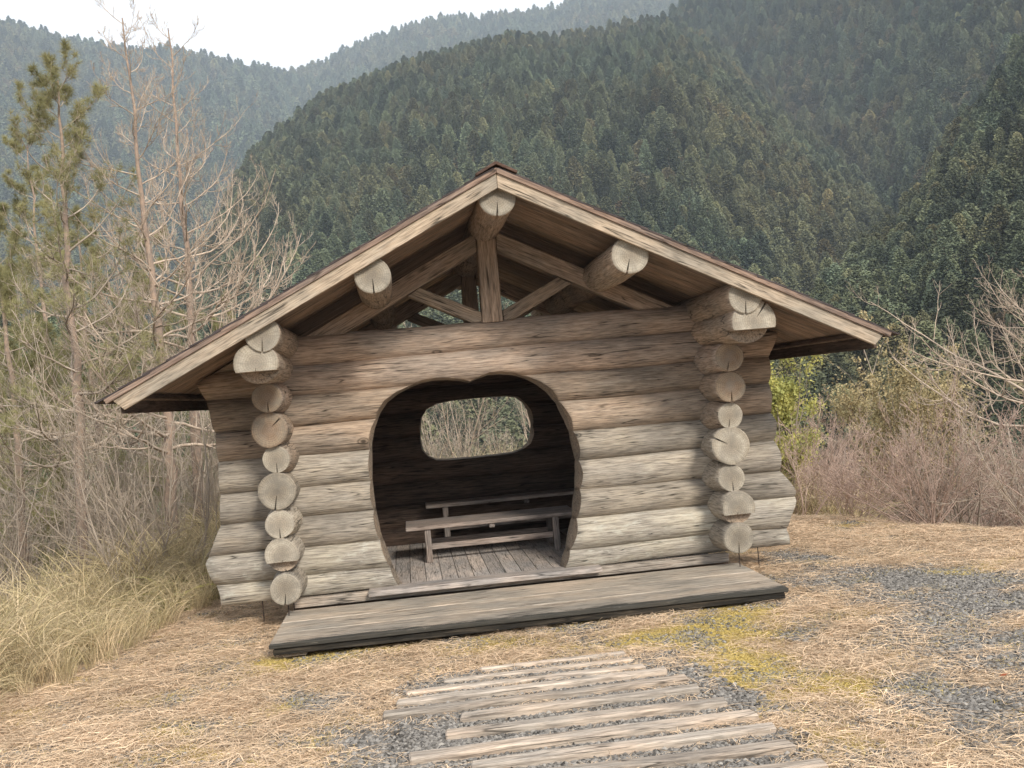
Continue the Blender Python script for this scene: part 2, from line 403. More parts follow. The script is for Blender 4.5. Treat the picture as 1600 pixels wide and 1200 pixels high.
def board(name, parent, c, size, mat, rot=(0, 0, 0), bevel=.004, jig=0., seg=0):
    """box board centred at c, size = (length along own X, width, thickness)"""
    import bmesh
    bm = bmesh.new(); bmesh.ops.create_cube(bm, size=1)
    for q in bm.verts: q.co = Vector((q.co.x * size[0], q.co.y * size[1], q.co.z * size[2]))
    if seg:
        es = [e for e in bm.edges if abs((e.verts[0].co - e.verts[1].co).x) > size[0] * .9]
        bmesh.ops.subdivide_edges(bm, edges=es, cuts=seg, use_grid_fill=True)
    if bevel: bmesh.ops.bevel(bm, geom=[e for e in bm.edges if e.calc_face_angle(0) > .5], offset=bevel, segments=1, affect='EDGES')
    if jig:
        sd_ = rnd.random() * 50
        for q in bm.verts:
            q.co.y += jig * noise.noise(Vector((q.co.x * 3.1, sd_, q.co.y * 9))) * 1.0; q.co.z += jig * .6 * noise.noise(Vector((q.co.x * 2.3, q.co.y * 8, sd_ + 7)))
            q.co.x += jig * 1.4 * noise.noise(Vector((q.co.x * .5, q.co.y * 14, sd_ + 3)))
    me = bpy.data.meshes.new(name); bm.to_mesh(me); bm.free(); me.materials.append(mat)
    o = bpy.data.objects.new(name, me); o.location = c; o.rotation_euler = rot
    return link(o, parent)

# ------------------------------------------------------------------ THE HUT
hut = tag(empty('log_hut'), 'small weathered log shelter with gabled roof and rounded open doorway', 'log hut')
def interp(tab):
    zs = [a for a, _ in tab]; xs = [b for _, b in tab]
    o = np.argsort(zs); zs = np.array(zs)[o]; xs = np.array(xs)[o]
    return lambda z: float(np.interp(z, zs, xs))
SOF = lambda x: 3.085 - .5 * abs(x)          # underside of the roof boards
_L = interp([(2.25, -2.40), (1.957, -2.38), (1.87, -2.31), (1.698, -2.244), (1.448, -2.216), (1.2, -2.213), (.954, -2.224), (.807, -2.236), (.64, -2.31), (.525, -2.375), (.40, -2.34), (.269, -2.282), (.15, -2.289)])
_Rr = interp([(2.25, 2.40), (1.968, 2.339), (1.87, 2.28), (1.767, 2.234), (1.507, 2.209), (1.325, 2.195), (1.20, 2.23), (1.05, 2.205), (.93, 2.235), (.80, 2.235), (.62, 2.345), (.54, 2.34), (.42, 2.27), (.301, 2.25), (.15, 2.28)])
endL = lambda z: max(_L(z), -(3.07 - z) * 2)
endR = lambda z: min(_Rr(z), (3.07 - z) * 2)
FZ = [2.09, 1.865, 1.630, 1.392, 1.155, .918, .685, .450, .262]
FM = ['brown', 'brown', 'tan', 'tan', 'grey', 'grey', 'grey', 'pale', 'pale']
DOOR = [(-.86, -.2), (-.86, .12), (-.925, .19), (-.965, .30), (-1.0, .433), (-1.045, .60), (-1.063, .75), (-1.072, .891), (-1.073, 1.04), (-1.062, 1.191), (-1.05, 1.33), (-1.02, 1.438), (-.965, 1.56), (-.90, 1.64), (-.81, 1.70), (-.703, 1.746),
        (-.60, 1.775), (-.50, 1.785), (-.40, 1.78), (-.30, 1.762), (-.224, 1.742), (-.15, 1.768), (-.069, 1.79), (.03, 1.79), (.14, 1.772), (.24, 1.735), (.33, 1.68), (.41, 1.61), (.48, 1.50), (.535, 1.371), (.566, 1.25), (.588, 1.10), (.594, .932),
        (.575, .82), (.555, .72), (.53, .60), (.508, .50), (.475, .40), (.44, .30), (.40, .20), (.38, .12), (.38, -.2)]
front = []
for i, (z, mk) in enumerate(zip(FZ, FM)):
    mats = [M[mk], M['endbrown' if i < 3 else 'end'], M['cut']]
    r0 = [.125, .135, .132, .134, .134, .134, .134, .136, .100][i]
    sg = i * 7.3
    tp = (1 if i % 2 else -1) * .003
    rf = lambda x, r0=r0, sg=sg, tp=tp: r0 + tp * x + .004 * seamf(x, sg)
    if i < 2:
        front.append(log_obj('log', hut, (0, 0, z), 'X', -2.3, 2.3, rf, mats, endL, endR, seed=sg))
    else:
        front.append(log_obj('log', hut, (0, 0, z), 'X', -2.3, -.25, rf, mats, endL, None, seed=sg))
        front.append(log_obj('log', hut, (0, 0, z), 'X', -.25 if i > 2 else -.249, 2.3, rf, mats, None, endR, seed=sg))
cut(front[1:], prism(DOOR, 0, 0, [(-.5, 1.13), (-.125, 1.012), (.02, .985), (.5, .985)]))
# bottom logs are half sunk in the sill: flat underside
cut(front[-2:], prism([(-3, -.5), (3, -.5), (3, .183), (-3, .183)], -.5, .5))
WINDOW = [(-.615, 1.351), (-.625, 1.24), (-.613, 1.128), (-.56, 1.05), (-.479, 1.012), (-.36, 1.003), (-.1, 1.0), (.15, 1.004), (.30, 1.012), (.40, 1.04), (.475, 1.09), (.515, 1.18), (.523, 1.30), (.505, 1.42), (.46, 1.51), (.39, 1.57), (.28, 1.592), (0, 1.597), (-.28, 1.593), (-.43, 1.575), (-.54, 1.53), (-.595, 1.45)]
BY = 2.34
back = []
for i, z in enumerate(FZ):
    sg = 90 + i * 5.1; rf = lambda x, sg=sg: .134 + .004 * seamf(x, sg)
    mats = [M['dark'], M['endbrown'], M['cut']]  # interior shade put into the back logs' colour, so the inside stays dark
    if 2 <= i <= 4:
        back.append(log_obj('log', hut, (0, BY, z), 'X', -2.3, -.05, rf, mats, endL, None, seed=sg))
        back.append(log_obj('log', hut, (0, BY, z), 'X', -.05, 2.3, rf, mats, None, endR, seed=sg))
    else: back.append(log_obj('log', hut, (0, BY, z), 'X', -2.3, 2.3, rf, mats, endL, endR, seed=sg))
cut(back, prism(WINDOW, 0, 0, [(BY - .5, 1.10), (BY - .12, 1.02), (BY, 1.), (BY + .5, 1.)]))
# side walls: logs run front to back and show their round sawn ends in two columns
SIDE = {-1: [(1.97, .148, -1.20), (1.745, .108, -.56), (1.503, .130, -.50), (1.284, .100, -.45), (1.040, .138, -.46), (.797, .106, -.45), (.570, .126, -.47), (.322, .118, -.46)],
        1: [(1.975, .160, -1.20), (1.747, .110, -.60), (1.520, .120, -.52), (1.293, .100, -.46), (1.058, .148, -.46), (.807, .106, -.43), (.577, .130, -.48), (.343, .118, -.45)]}
XS = {-1: [1.715, 1.745, 1.755, 1.735, 1.742, 1.748, 1.752, 1.747], 1: [1.735, 1.735, 1.745, 1.735, 1.725, 1.715, 1.735, 1.727]}
CRK = {-1: [-1.5, -1.6, 2.4, -1.57, -1.4, -1.55, -1.7, -1.45], 1: [2.2, -1.3, -1.57, -1.35, .5, -1.6, -1.2, -1.5]}
notch = []
for s in (-1, 1):
    for i, (z, re, ye) in enumerate(SIDE[s]):
        sg = 200 + s * 40 + i * 3.3
        def rf(y, re=re, ye=ye, sg=sg, i=i):
            t = min(1, max(0, (y - ye) / (.75 if i == 0 else max(.1, -.10 - ye)))); t = t * t * (3 - 2 * t)
            bt = min(1, max(0, (y - 2.45) / .3))
            return (re * (1 - t) + .132 * t) * (1 - bt) + .115 * bt + .003 * seamf(y, sg)
        mk = 'tan' if i == 0 else ('brown' if i < 2 else ('tan' if i < 4 else 'grey'))
        # local x runs along world +Y; local y is world -X
        o = log_obj('log', hut, (s * XS[s][i], 0, z), 'Y', ye, 2.86, rf, [M[mk], M['end' if (i not in (1, 2)) else 'endbrown'], M['cut']],
                    seed=sg, crack=(0, math.pi - CRK[s][i] if False else CRK[s][i]), oval=(.93 if i == 0 else 1.), sag=.005)
        if i in (0, 6): notch.append((o, s, i, z, ye, XS[s][i] * s))
for o, s, i, z, ye, xc in notch:
    # lower lip of these ends is sawn back in a step
    d, zt = (.16, z - .055) if i == 0 else (.07, z - .045)
    me_pts = [(ye - .1, zt), (ye + d, zt), (ye + d - (.02), z - .3), (ye - .1, z - .3)]
    v = [(xc + sx * .3, y, zz) for sx in (-1, 1) for y, zz in me_pts]
    f = [(0, 1, 2, 3), (7, 6, 5, 4), (0, 4, 5, 1), (1, 5, 6, 2), (2, 6, 7, 3), (3, 7, 4, 0)]
    import bmesh
    me = bpy.data.meshes.new('cutter'); me.from_pydata(v, [], f)
    bm = bmesh.new(); bm.from_mesh(me); bmesh.ops.recalc_face_normals(bm, faces=bm.faces); bm.to_mesh(me); bm.free()
    for k in range(3): me.materials.append(M['cut'])
    me.polygons.foreach_set('material_index', [2] * 6)
    c = bpy.data.objects.new('cutter', me); S.collection.objects.link(c)
    cut([o], c)
# purlins
YF, YR = -1.265, 3.55
for x, z, r, cr in ((0, 2.965, .128, -1.5), (-.90, 2.497, .128, -1.6), (.89, 2.497, .132, -1.3), (-1.655, 2.150, .120, -1.5), (1.69, 2.150, .120, -1.5)):
    sg = 300 + x * 9
    log_obj('purlin', hut, (x, 0, z), 'Y', YF + .045, YR - .05, lambda y, r=r, sg=sg: r + .004 * seamf(y, sg), [M['tan' if x else 'brown'], M['end'], M['cut']], seed=sg, crack=(0, cr), oval=1.0)
# gable trusses
for y, rear in ((0, False), (BY, True)):
    y0, y1 = y - .075, y + .075
    timber('king_post', hut, [(-.085, 2.195), (.078, 2.195), (.075, 2.86), (-.072, 2.86)], y0 - .012, y1 + .012, math.pi / 2, M['brown'])
    for s in (-1, 1):
        a = math.atan(.515)
        timber('rafter_chord', hut, [(s * .08, 2.765), (s * 1.17, 2.20), (s * 1.48, 2.20), (s * .08, 2.915)], y0, y1, a if s < 0 else -a, M['brown'])
        timber('strut', hut, [(s * .085, 2.205), (s * .17, 2.205), (s * .66, 2.455), (s * .555, 2.515), (s * .085, 2.285)], y0 + .012, y1 - .012, math.atan(.5) * s, M['tan' if not rear else 'brown'])
        if rear:
            timber('post', hut, [(s * .90 - .075, 2.19), (s * .90 + .075, 2.19), (s * .90 + .075, 2.40), (s * .90 - .075, 2.40)], y1 + .01, y1 + .16, math.pi / 2, M['dark'])
# roof: boards, rake boards, shingle courses
roof = link(bpy.data.objects.new('roof', None), hut)
sl = math.atan(.5); cs = math.cos(sl); Wd = 2.63
def slope_pt(s, d, h):      # d metres down the slope from the ridge, h above the soffit plane
    return (s * (d * cs + h * math.sin(sl)), 3.085 - d * math.sin(sl) + h * cs)
SLEN = Wd / cs
for s in (-1, 1):
    n = 42; wv = (YR - YF - .06) / n
    for k in range(n):
        yc = YF + .03 + wv * (k + .5)
        x, z = slope_pt(s, SLEN / 2, .010 + .0015 * (k % 2))
        board('soffit_board', roof, (x, yc, z), (SLEN - .01, wv - .006, .02), M['soffit'], rot=(0, s * sl, 0), bevel=.003)
    # solid deck above the boards
    x, z = slope_pt(s, SLEN / 2, .036)
    board('roof_deck', roof, (x, (YF + YR) / 2, z), (SLEN, YR - YF - .02, .026), M['dark'], rot=(0, s * sl, 0), bevel=0)
    nc = 17; cw = (SLEN + .06) / nc
    for k in range(nc):
        x, z = slope_pt(s, (k + .5) * cw + .01, .066 + .0)
        board('shingle_course', roof, (x, (YF + YR) / 2 + .004 * rnd.uniform(-1, 1), z), (cw + .05, YR - YF + .07, .012), M['shingle'], rot=(0, s * (sl - .05), 0), bevel=0)
    for y, nm in ((YF, 'rake_board'), (YR, 'rake_board')):
        sg = -1 if y == YF else 1
        p = [slope_pt(s, -.0, -.062), slope_pt(s, SLEN - .04, -.062), slope_pt(s, SLEN + .0, .050), slope_pt(s, 0, .050)]
        # mitre at the ridge
        p[0] = (0, p[0][1] + 0 - .0); p[3] = (0, p[3][1] + .0)
        p[0] = (s * .001, 3.085 - .062 / cs); p[3] = (s * .001, 3.085 + .050 / cs)
        timber(nm, roof, p, y - .018, y + .018, -s * sl, M['board'], bevel=.003)
        q = [(s * .001, 3.085 + .052 / cs), slope_pt(s, SLEN + .05, .052), slope_pt(s, SLEN + .05, .088), (s * .001, 3.085 + .088 / cs)]
        # trim strip under the shingles
        q = [(s * .001, 3.085 + .028 / cs), slope_pt(s, SLEN + .035, .028), slope_pt(s, SLEN + .035, .060), (s * .001, 3.085 + .060 / cs)]
        timber('trim_strip', roof, q, y + sg * .019 - .016, y + sg * .019 + .016, -s * sl, M['trim'], bevel=.002)
    x, z = slope_pt(s, SLEN - .03, -.035)
    board('fascia_board', roof, (x, (YF + YR) / 2, z), (YR - YF - .05, .022, .085), M['dark'], rot=(0, 0, math.pi / 2), bevel=.003)
    x, z = slope_pt(s, SLEN - .14, -.018)
    board('eave_batten', roof, (x, (YF + YR) / 2, z), (YR - YF - .05, .035, .03), M['dark'], rot=(0, 0, math.pi / 2), bevel=.003)
pc = [(0, 3.085 + .098 / cs), slope_pt(1, .115, .094), slope_pt(1, .115, .076), (0, 3.085 + .078 / cs), slope_pt(-1, .115, .076), slope_pt(-1, .115, .094)]
timber('ridge_cap', roof, pc, YF - .05, YR + .05, 0, M['cap'], bevel=.002)
# floor
wv = .128
for k in range(25):
    x = -1.6 + wv * (k + .5)
    board('floor_board', hut, (x, 1.12, .172), (2.26, wv - .004, .03), M['floor'], rot=(0, 0, math.pi / 2), bevel=.003)
board('threshold_board', hut, (-.24, -.19, .176), (1.83, .10, .042), M['floor'], bevel=.005)
board('threshold_board', hut, (-.24, -.07, .177), (1.83, .128, .030), M['floor'], bevel=.005)
board('skirt_board', hut, (.0, -.10, .145), (3.46, .06, .070), M['plank'], bevel=.004)
board('floor_beam', hut, (0, .02, .085), (3.5, .12, .12), M['dark'])
board('floor_beam', hut, (0, BY, .085), (3.5, .12, .12), M['dark'])
board('floor_beam', hut, (0, 1.1, .085), (3.5, .12, .12), M['dark'])
# front step: a broad slab of close-laid planks, black with damp along its outer edge
step = link(bpy.data.objects.new('step', None), hut)
for k, (y0, y1) in enumerate(((-1.30, -.96), (-.957, -.62), (-.617, -.20))):
    o = board('step_plank', step, (0.002 * k, (y0 + y1) / 2, .093 + .001 * k), (3.55, y1 - y0, .030), M['deck'] if k == 0 else M['pale' if False else 'deck'], bevel=.005, jig=.004, seg=14)
    # the stain depends on the distance to the slab's outer edge: shift mesh so that local y = distance from the edge
    for q in o.data.vertices: q.co.y += (y0 + y1) / 2 + 1.30
    o.location.y = -1.30
board('step_edge', step, (0, -1.268, .052), (3.50, .03, .040), M['damp'], bevel=.004, jig=.006, seg=14)
for x in (-1.62, 0, 1.60): board('step_bearer', step, (x, -.74, .035), (1.02, .16, .055), M['tan'], rot=(0, 0, math.pi / 2))
# anchor rods under the corners
def rod(parent, x, y, z0, z1, r=.004):
    a = np.linspace(0, 2 * math.pi, 6, endpoint=False)
    v = [(r * math.cos(t), r * math.sin(t), z) for z in (0, z1 - z0) for t in a]
    f = [(k, (k + 1) % 6, (k + 1) % 6 + 6, k + 6) for k in range(6)]
    me = bpy.data.meshes.new('anchor_rod'); me.from_pydata(v, [], f); me.materials.append(M['iron'])
    o = bpy.data.objects.new('anchor_rod', me); o.location = (x, y, z0); link(o, parent)
for x, y in ((-1.98, -.05), (-1.745, -.38), (1.735, -.38), (2.0, -.05)): rod(hut, x, y, -.06, .25)
for x, y in ((-1.7, 0), (1.7, 0), (-1.7, 2.3), (1.7, 2.3), (0, 1.1)):
    b_ = board('foundation_block', hut, (x, y, -.02), (.22, .22, .09), flat('concrete', (.3, .29, .27)) if 'concrete' not in bpy.data.materials else bpy.data.materials['concrete'])

# ------------------------------------------------------------------ benches
def bench(label, x0, x1, y0, y1, zt, front_legs=True):
    b = tag(empty('bench', ((x0 + x1) / 2, (y0 + y1) / 2, .187)), label, 'bench')
    def brd(name, c, size, rot=(0, 0, 0)):
        return board(name, b, Vector(c) - b.location, size, M['bench'], rot=rot, bevel=.005)
    cx, cy = (x0 + x1) / 2, (y0 + y1) / 2; L = x1 - x0
    brd('seat', (cx, cy, zt - .0175), (L, y1 - y0, .035))
    for sx in (-1, 1):
        xl = cx + sx * (L / 2 - .19)
        for sy in (-1, 1):
            h = zt - .035 - .187
            brd('leg', (xl, cy + sy * ((y1 - y0) / 2 - .045), .187 + h / 2), (h, .05, .055), rot=(0, math.pi / 2, 0))
        brd('cross_rail', (xl, cy, .187 + (zt - .187) * .30), ((y1 - y0) - .15, .034, .05), rot=(0, 0, math.pi / 2))
    brd('stretcher', (cx, y0 + .085, .187 + (zt - .187) * .40), (L - .43, .03, .05))
    brd('stretcher', (cx, y1 - .085, .187 + (zt - .187) * .40), (L - .43, .03, .05))
    brd('seat_brace', (cx, cy, zt - .055), ((y1 - y0) - .03, .05, .038), rot=(0, 0, math.pi / 2))
    return b
bench('low grey wooden bench with stretcher standing in the middle of the hut floor', -.843, .685, .90, 1.42, .517)
bb = bench('dark wooden bench against the back wall under the window', -.64, 1.35, 1.86, 2.16, .60)

# ------------------------------------------------------------------ sleeper path
_yy = np.linspace(-4.95, -2.28, 40)
_lv = [(-.84 + .07 * math.sin(y * 7) + .05 * math.sin(y * 17 + 1) + .12 * max(0, y + 2.7), y, .002) for y in _yy]; _rv = [(.66 + .07 * math.sin(y * 6 + 2) + .05 * math.sin(y * 19) - .3 * max(0, y + 2.7), y, .002) for y in _yy]
path = tag(obj_np('path', _lv + _rv, [(k, 40 + k, 41 + k, k + 1) for k in range(39)], [flat('path_bed', (.16, .135, .105), nscale=40, c2=(.07, .06, .05))]), kind='structure')
for k, (yc, x0, x1, w) in enumerate([(-2.16, -.45, .42, .05), (-2.32, -.66, .44, .06), (-2.48, -.88, .47, .07), (-2.665, -.93, .55, .085), (-2.85, -1.0, .61, .09), (-3.04, -.60, .62, .085), (-3.285, -.69, .68, .105), (-3.53, -.87, .75, .11), (-3.73, -.60, .77, .095), (-3.95, -.85, .76, .10), (-4.2, -.8, .8, .1)]):
    board('plank', path, ((x0 + x1) / 2, yc, .006 + (.012 if k > 2 else -.002)), (x1 - x0, w * .84, .05), M['plank'], rot=(0, 0, rnd.uniform(-.012, .012)), bevel=.008, jig=.012, seg=12)

# ------------------------------------------------------------------ vegetation tools
def tubes(P, Rr_, k=3):
    """P (B,n,3) centre lines, Rr_ (B,n) radii -> verts, quads"""
    B, n, _ = P.shape
    T = np.gradient(P, axis=1); T /= np.linalg.norm(T, axis=2, keepdims=True) + 1e-9
    up = np.where(np.abs(T[:, :1, 2:3]) > .9, np.array([1., 0, 0]), np.array([0, 0, 1.])) * np.ones_like(T)
    A = np.cross(T, up); A /= np.linalg.norm(A, axis=2, keepdims=True) + 1e-9; Bn = np.cross(T, A)
    th = np.arange(k) * 2 * math.pi / k
    V = P[:, :, None] + Rr_[:, :, None, None] * (np.cos(th)[:, None] * A[:, :, None] + np.sin(th)[:, None] * Bn[:, :, None])
    idx = np.arange(B * n * k).reshape(B, n, k)
    a = idx[:, :-1]; b = idx[:, 1:]
    F = np.stack([a, np.roll(a, -1, 2), np.roll(b, -1, 2), b], -1).reshape(-1, 4)
    return V.reshape(-1, 3), F
class Acc:
    def __init__(s): s.v = []; s.f = []; s.n = 0
    def add(s, v, f): s.v.append(v); s.f.append(np.asarray(f) + s.n); s.n += len(v)
    def tubes(s, P, R_, k=3): s.add(*tubes(P, R_, k))
    def mesh(s, name, mats, smooth=True):
        q = [a for a in s.f if a.shape[1] == 4]; t = [a for a in s.f if a.shape[1] == 3]
        fs = ([np.concatenate(q)] if q else []) + ([np.concatenate(t)] if t else [])
        return mesh_np(name, np.concatenate(s.v), fs, mats, smooth=smooth)
def unit(a): return a / (np.linalg.norm(a, axis=-1, keepdims=True) + 1e-9)
def grow(P0, D, L, n=6, up=.3, wander=.15, g=None):
    """curved shoots: start P0, direction D, length L; 'up' pulls the heading upwards on the way"""
    g = g or rng; B = len(P0); P = np.zeros((B, n, 3)); P[:, 0] = P0; d = unit(D)
    for i in range(1, n):
        d = unit(d + np.array([0, 0, 1.]) * (up * (i / n) if np.isscalar(up) else (up * (i / n))[:, None]) + g.normal(0, wander, (B, 3)))
        P[:, i] = P[:, i - 1] + d * (L / (n - 1))[:, None]
    return P
def kids(P, R0, per, lo, hi, ang, frac, n, up, wander, lscale=None, taper=(.6, .2)):
    """children of the lines P: per each, between lo..hi of their length, leaving at about ang"""
    B, m, _ = P.shape
    pi = np.repeat(np.arange(B), per); t = rng.uniform(lo, hi, B * per) * (m - 1)
    i = np.minimum(t.astype(int), m - 2); fr = (t - i)[:, None]
    p = P[pi, i] * (1 - fr) + P[pi, i + 1] * fr; d = unit(P[pi, i + 1] - P[pi, i])
    side = unit(np.cross(d, rng.normal(0, 1, (B * per, 3)))); a = rng.normal(ang, .18, B * per)[:, None]
    D = d * np.cos(a) + side * np.sin(a)
    tot = np.linalg.norm(np.diff(P, axis=1), axis=2).sum(1)[pi]
    L = tot * frac * rng.uniform(.5, 1.15, B * per) * (1.15 - .75 * t / (m - 1))
    C = grow(p, D, L, n, up, wander)
    r = R0[pi, i] * taper[0]
    Rk = r[:, None] * np.linspace(1, taper[1], n)[None]
    return C, Rk

barkpink = flat('bark_grey_pink', (.36, .27, .22), c2=(.20, .15, .12), nscale=18)
M['bark_red'] = flat('bark_pine_red', (.40, .29, .22), c2=(.25, .20, .165), nscale=22)
def pine_bark():
    m = flat('bark_pine_red', (.40, .29, .22), c2=(.25, .20, .165), nscale=22); nt = m.node_tree; b = nt.nodes['Principled BSDF']
    col = b.inputs['Base Color'].links[0].from_socket
    tc = N(nt, 'ShaderNodeTexCoord'); sx = N(nt, 'ShaderNodeSeparateXYZ'); nt.links.new(tc.outputs['Object'], sx.inputs[0])
    mp = N(nt, 'ShaderNodeMapping'); mp.inputs['Scale'].default_value = (14, 14, 4); nt.links.new(tc.outputs['Object'], mp.inputs[0])
    h = math_(nt, 'ADD', sx.outputs[2], math_(nt, 'MULTIPLY', noise_(nt, mp.outputs[0], 1.5, 5, .7), 2.2))
    f = ramp(nt, math_(nt, 'MULTIPLY', h, .2), [(.30, .88), (.62, 0.)])      # plated dark bark low on the stem, flaky red above
    nt.links.new(mix(nt, f, col, (.085, .068, .055)), b.inputs['Base Color']); return m
M['bark_red'] = pine_bark()
M['bark_dark'] = flat('bark_dark', (.085, .065, .05), c2=(.045, .037, .03), nscale=22)
M['twig_pale'] = flat('twig_pale', (.58, .47, .37), c2=(.38, .30, .235), nscale=8, var=.1)
M['twig_pink'] = flat('twig_pinkish', (.52, .39, .32), c2=(.37, .27, .22), nscale=4, var=.15)
M['twig_grey'] = flat('twig_grey_brown', (.50, .42, .34), c2=(.33, .27, .215), nscale=4, var=.2)
M['needle'] = flat('pine_needles', (.40, .37, .19), c2=(.26, .25, .12), nscale=3, var=.1, trans=.25)
M['leaf_y'] = flat('leaf_yellow_green', (.56, .52, .17), c2=(.32, .34, .12), nscale=4, trans=.3)
M['leaf_o'] = flat('leaf_olive', (.52, .42, .24), c2=(.34, .29, .15), nscale=4, island=.3, trans=.2)
M['straw'] = flat('straw', (.69, .52, .355), c2=(.52, .385, .26), nscale=3, var=.12, island=.45)
M['moss'] = flat('moss_grass', (.64, .49, .18), c2=(.50, .39, .13), nscale=3, var=.15, island=.35)
M['tall'] = flat('dry_tall_grass', (.68, .54, .36), c2=(.42, .36, .19), nscale=2, var=.12, trans=.2, island=.5)
M['sasa'] = flat('bamboo_grass', (.36, .33, .12), c2=(.24, .23, .10), nscale=3, var=.15, trans=.25, island=.45)
M['stone'] = flat('gravel_stone', (.21, .195, .175), c2=(.15, .14, .13), nscale=30, var=.1, island=.75)
M['leaf_dead'] = flat('fallen_leaf_red', (.30, .09, .04))

def tufts(P, D, n, L, w, spread=.7):
    """n narrow needles (triangles) at each point P around heading D"""
    B = len(P); p = np.repeat(P, n, 0); d = np.repeat(unit(D), n, 0)
    d = unit(d + rng.normal(0, spread, (B * n, 3))); l = rng.uniform(.6, 1.1, B * n)[:, None] * L
    s = unit(np.cross(d, rng.normal(0, 1, (B * n, 3)))) * w
    V = np.stack([p - s, p + s, p + d * l], 1).reshape(-1, 3)
    return V, np.arange(B * n * 3).reshape(-1, 3)
def leaves(P, L, w, g=rng, upb=.3):
    B = len(P); d = unit(g.normal(0, 1, (B, 3)) + np.array([0, 0, -.2])); s = unit(np.cross(d, unit(g.normal(0, .6, (B, 3)) + np.array([0, 0, 1]))))
    l = (g.uniform(.6, 1.15, B) * L)[:, None]; ww = w * l / L
    V = np.stack([P, P + d * l * .5 + s * ww, P + d * l, P + d * l * .5 - s * ww], 1).reshape(-1, 3)
    return V, np.arange(B * 4).reshape(-1, 4)

# --- bare pines (left) -------------------------------------------------
def bare_pine(label, base, line, r0, nb, blen, seed, lo=.16, needles=0, twigmat='twig_pale', barkm='bark_red', name='bare_tree', group=None, per=(9, 6), crown_shape=1.0, darkbase=True, curl=.26):
    global rng
    rng = np.random.default_rng(seed)
    t = tag(empty(name, base), label, 'tree', group)
    L = np.array(line, float) - np.array(base, float)
    # resample the trunk
    m = 22; s = np.linspace(0, len(L) - 1, m); i = np.minimum(s.astype(int), len(L) - 2); fr = (s - i)[:, None]
    T = L[i] * (1 - fr) + L[i + 1] * fr; T[1:-1] += rng.normal(0, .018, (m - 2, 3)) * [1, 1, 0]
    RT = r0 * (1 - np.linspace(0, 1, m) ** .9) + .008
    a = Acc(); a.tubes(T[None], RT[None], 9)
    me = a.mesh('trunk', [M[barkm], M['bark_dark']]); link(bpy.data.objects.new('trunk', me), t)
    if False:
        zc = np.zeros(len(me.polygons) * 3, dtype=np.float32); me.polygons.foreach_get('center', zc); H = T[-1, 2]
        me.polygons.foreach_set('material_index', (zc.reshape(-1, 3)[:, 2] < .17 * H).astype(np.int32))
    az = 0.
    for b in range(nb):
        u = lo + (1 - lo) * (b + rng.uniform(0, .8)) / nb; q = u * (m - 1); k = min(int(q), m - 2); p = T[k] + (T[k + 1] - T[k]) * (q - k)
        az += 2.4 + rng.normal(0, .35)
        rise = .12 + .75 * max(0, u - .35)
        d = np.array([math.cos(az), math.sin(az), rise]) 
        ln = blen * (1 - .80 * ((u - lo) / (1 - lo)) ** crown_shape) * rng.uniform(.7, 1.15)
        P = grow(p[None], d[None], np.array([ln]), 11, curl, .13)
        rb = max(.006, RT[k] * .36) * np.linspace(1, .22, 11)[None]
        A = Acc(); A.tubes(P, rb, 5)
        C, RC = kids(P, rb, per[0], .18, 1., .75, .42, 7, .42, .13, taper=(.62, .35))
        RC = np.maximum(RC, .0022); A.tubes(C, RC, 3)
        D_, RD = kids(C, RC, per[1], .2, 1., .7, .45, 5, .40, .15, taper=(.7, .5))
        RD = np.maximum(RD, .0015); A.tubes(D_, RD, 3)
        bo = link(bpy.data.objects.new('branch', A.mesh('branch', [M[twigmat]])), t)
        if needles:
            q1 = np.concatenate([D_[:, -1], D_[:, -2], D_[:, 2], C[:, -1], C[:, -3]]); qd = np.concatenate([D_[:, -1] - D_[:, -2], D_[:, -1] - D_[:, -2], D_[:, 2] - D_[:, 1], C[:, -1] - C[:, -2], C[:, -1] - C[:, -2]])
            sel = rng.random(len(q1)) < needles
            A2 = Acc(); A2.add(*tufts(q1[sel], qd[sel], 14, .10, .0018, 1.1))
            link(bpy.data.objects.new('needles', A2.mesh('needles', [M['needle']])), bo)
    return t
def gz(x, y): return float(ground_z(x, y))
def with_ground(x, y, pts): return [(x, y, gz(x, y) - .05)] + pts
bare_pine('tall bare tree with forked pale twigs, its trunk left of the hut eave', (-3.74, 4.5, gz(-3.74, 4.5) - .05),
          [(-3.74, 4.5, gz(-3.74, 4.5) - .05), (-3.62, 4.5, .94), (-3.59, 4.5, 1.79), (-3.65, 4.5, 3.03), (-3.66, 4.45, 4.04), (-3.68, 4.4, 5.2), (-3.71, 4.4, 6.5)], .075, 44, 2.5, 21, lo=.20, crown_shape=1.1, per=(13, 8))
bare_pine('tall bare tree with reddish upper trunk rising just behind the left roof slope', (-3.64, 6., gz(-3.64, 6) - .05),
          [(-3.64, 6, gz(-3.64, 6) - .05), (-3.59, 6.0, 1.78), (-3.54, 6.0, 2.81), (-3.52, 6.0, 3.85), (-3.5, 6.0, 5.16), (-3.5, 6.0, 6.95)], .080, 44, 2.7, 33, lo=.24, crown_shape=1.0, per=(11, 7))
bare_pine('slender pine with thin olive needles and red trunk, nearest the left picture edge', (-4.49, 3.5, gz(-4.49, 3.5) - .05),
          [(-4.49, 3.5, gz(-4.49, 3.5) - .05), (-4.39, 3.5, .74), (-4.29, 3.5, 1.79), (-4.31, 3.5, 2.85), (-4.3, 3.5, 3.91), (-4.27, 3.5, 4.8), (-4.24, 3.5, 5.5)], .065, 40, 2.0, 45, lo=.22, needles=.34, twigmat='twig_grey', name='pine_tree', per=(11, 7), crown_shape=.8)
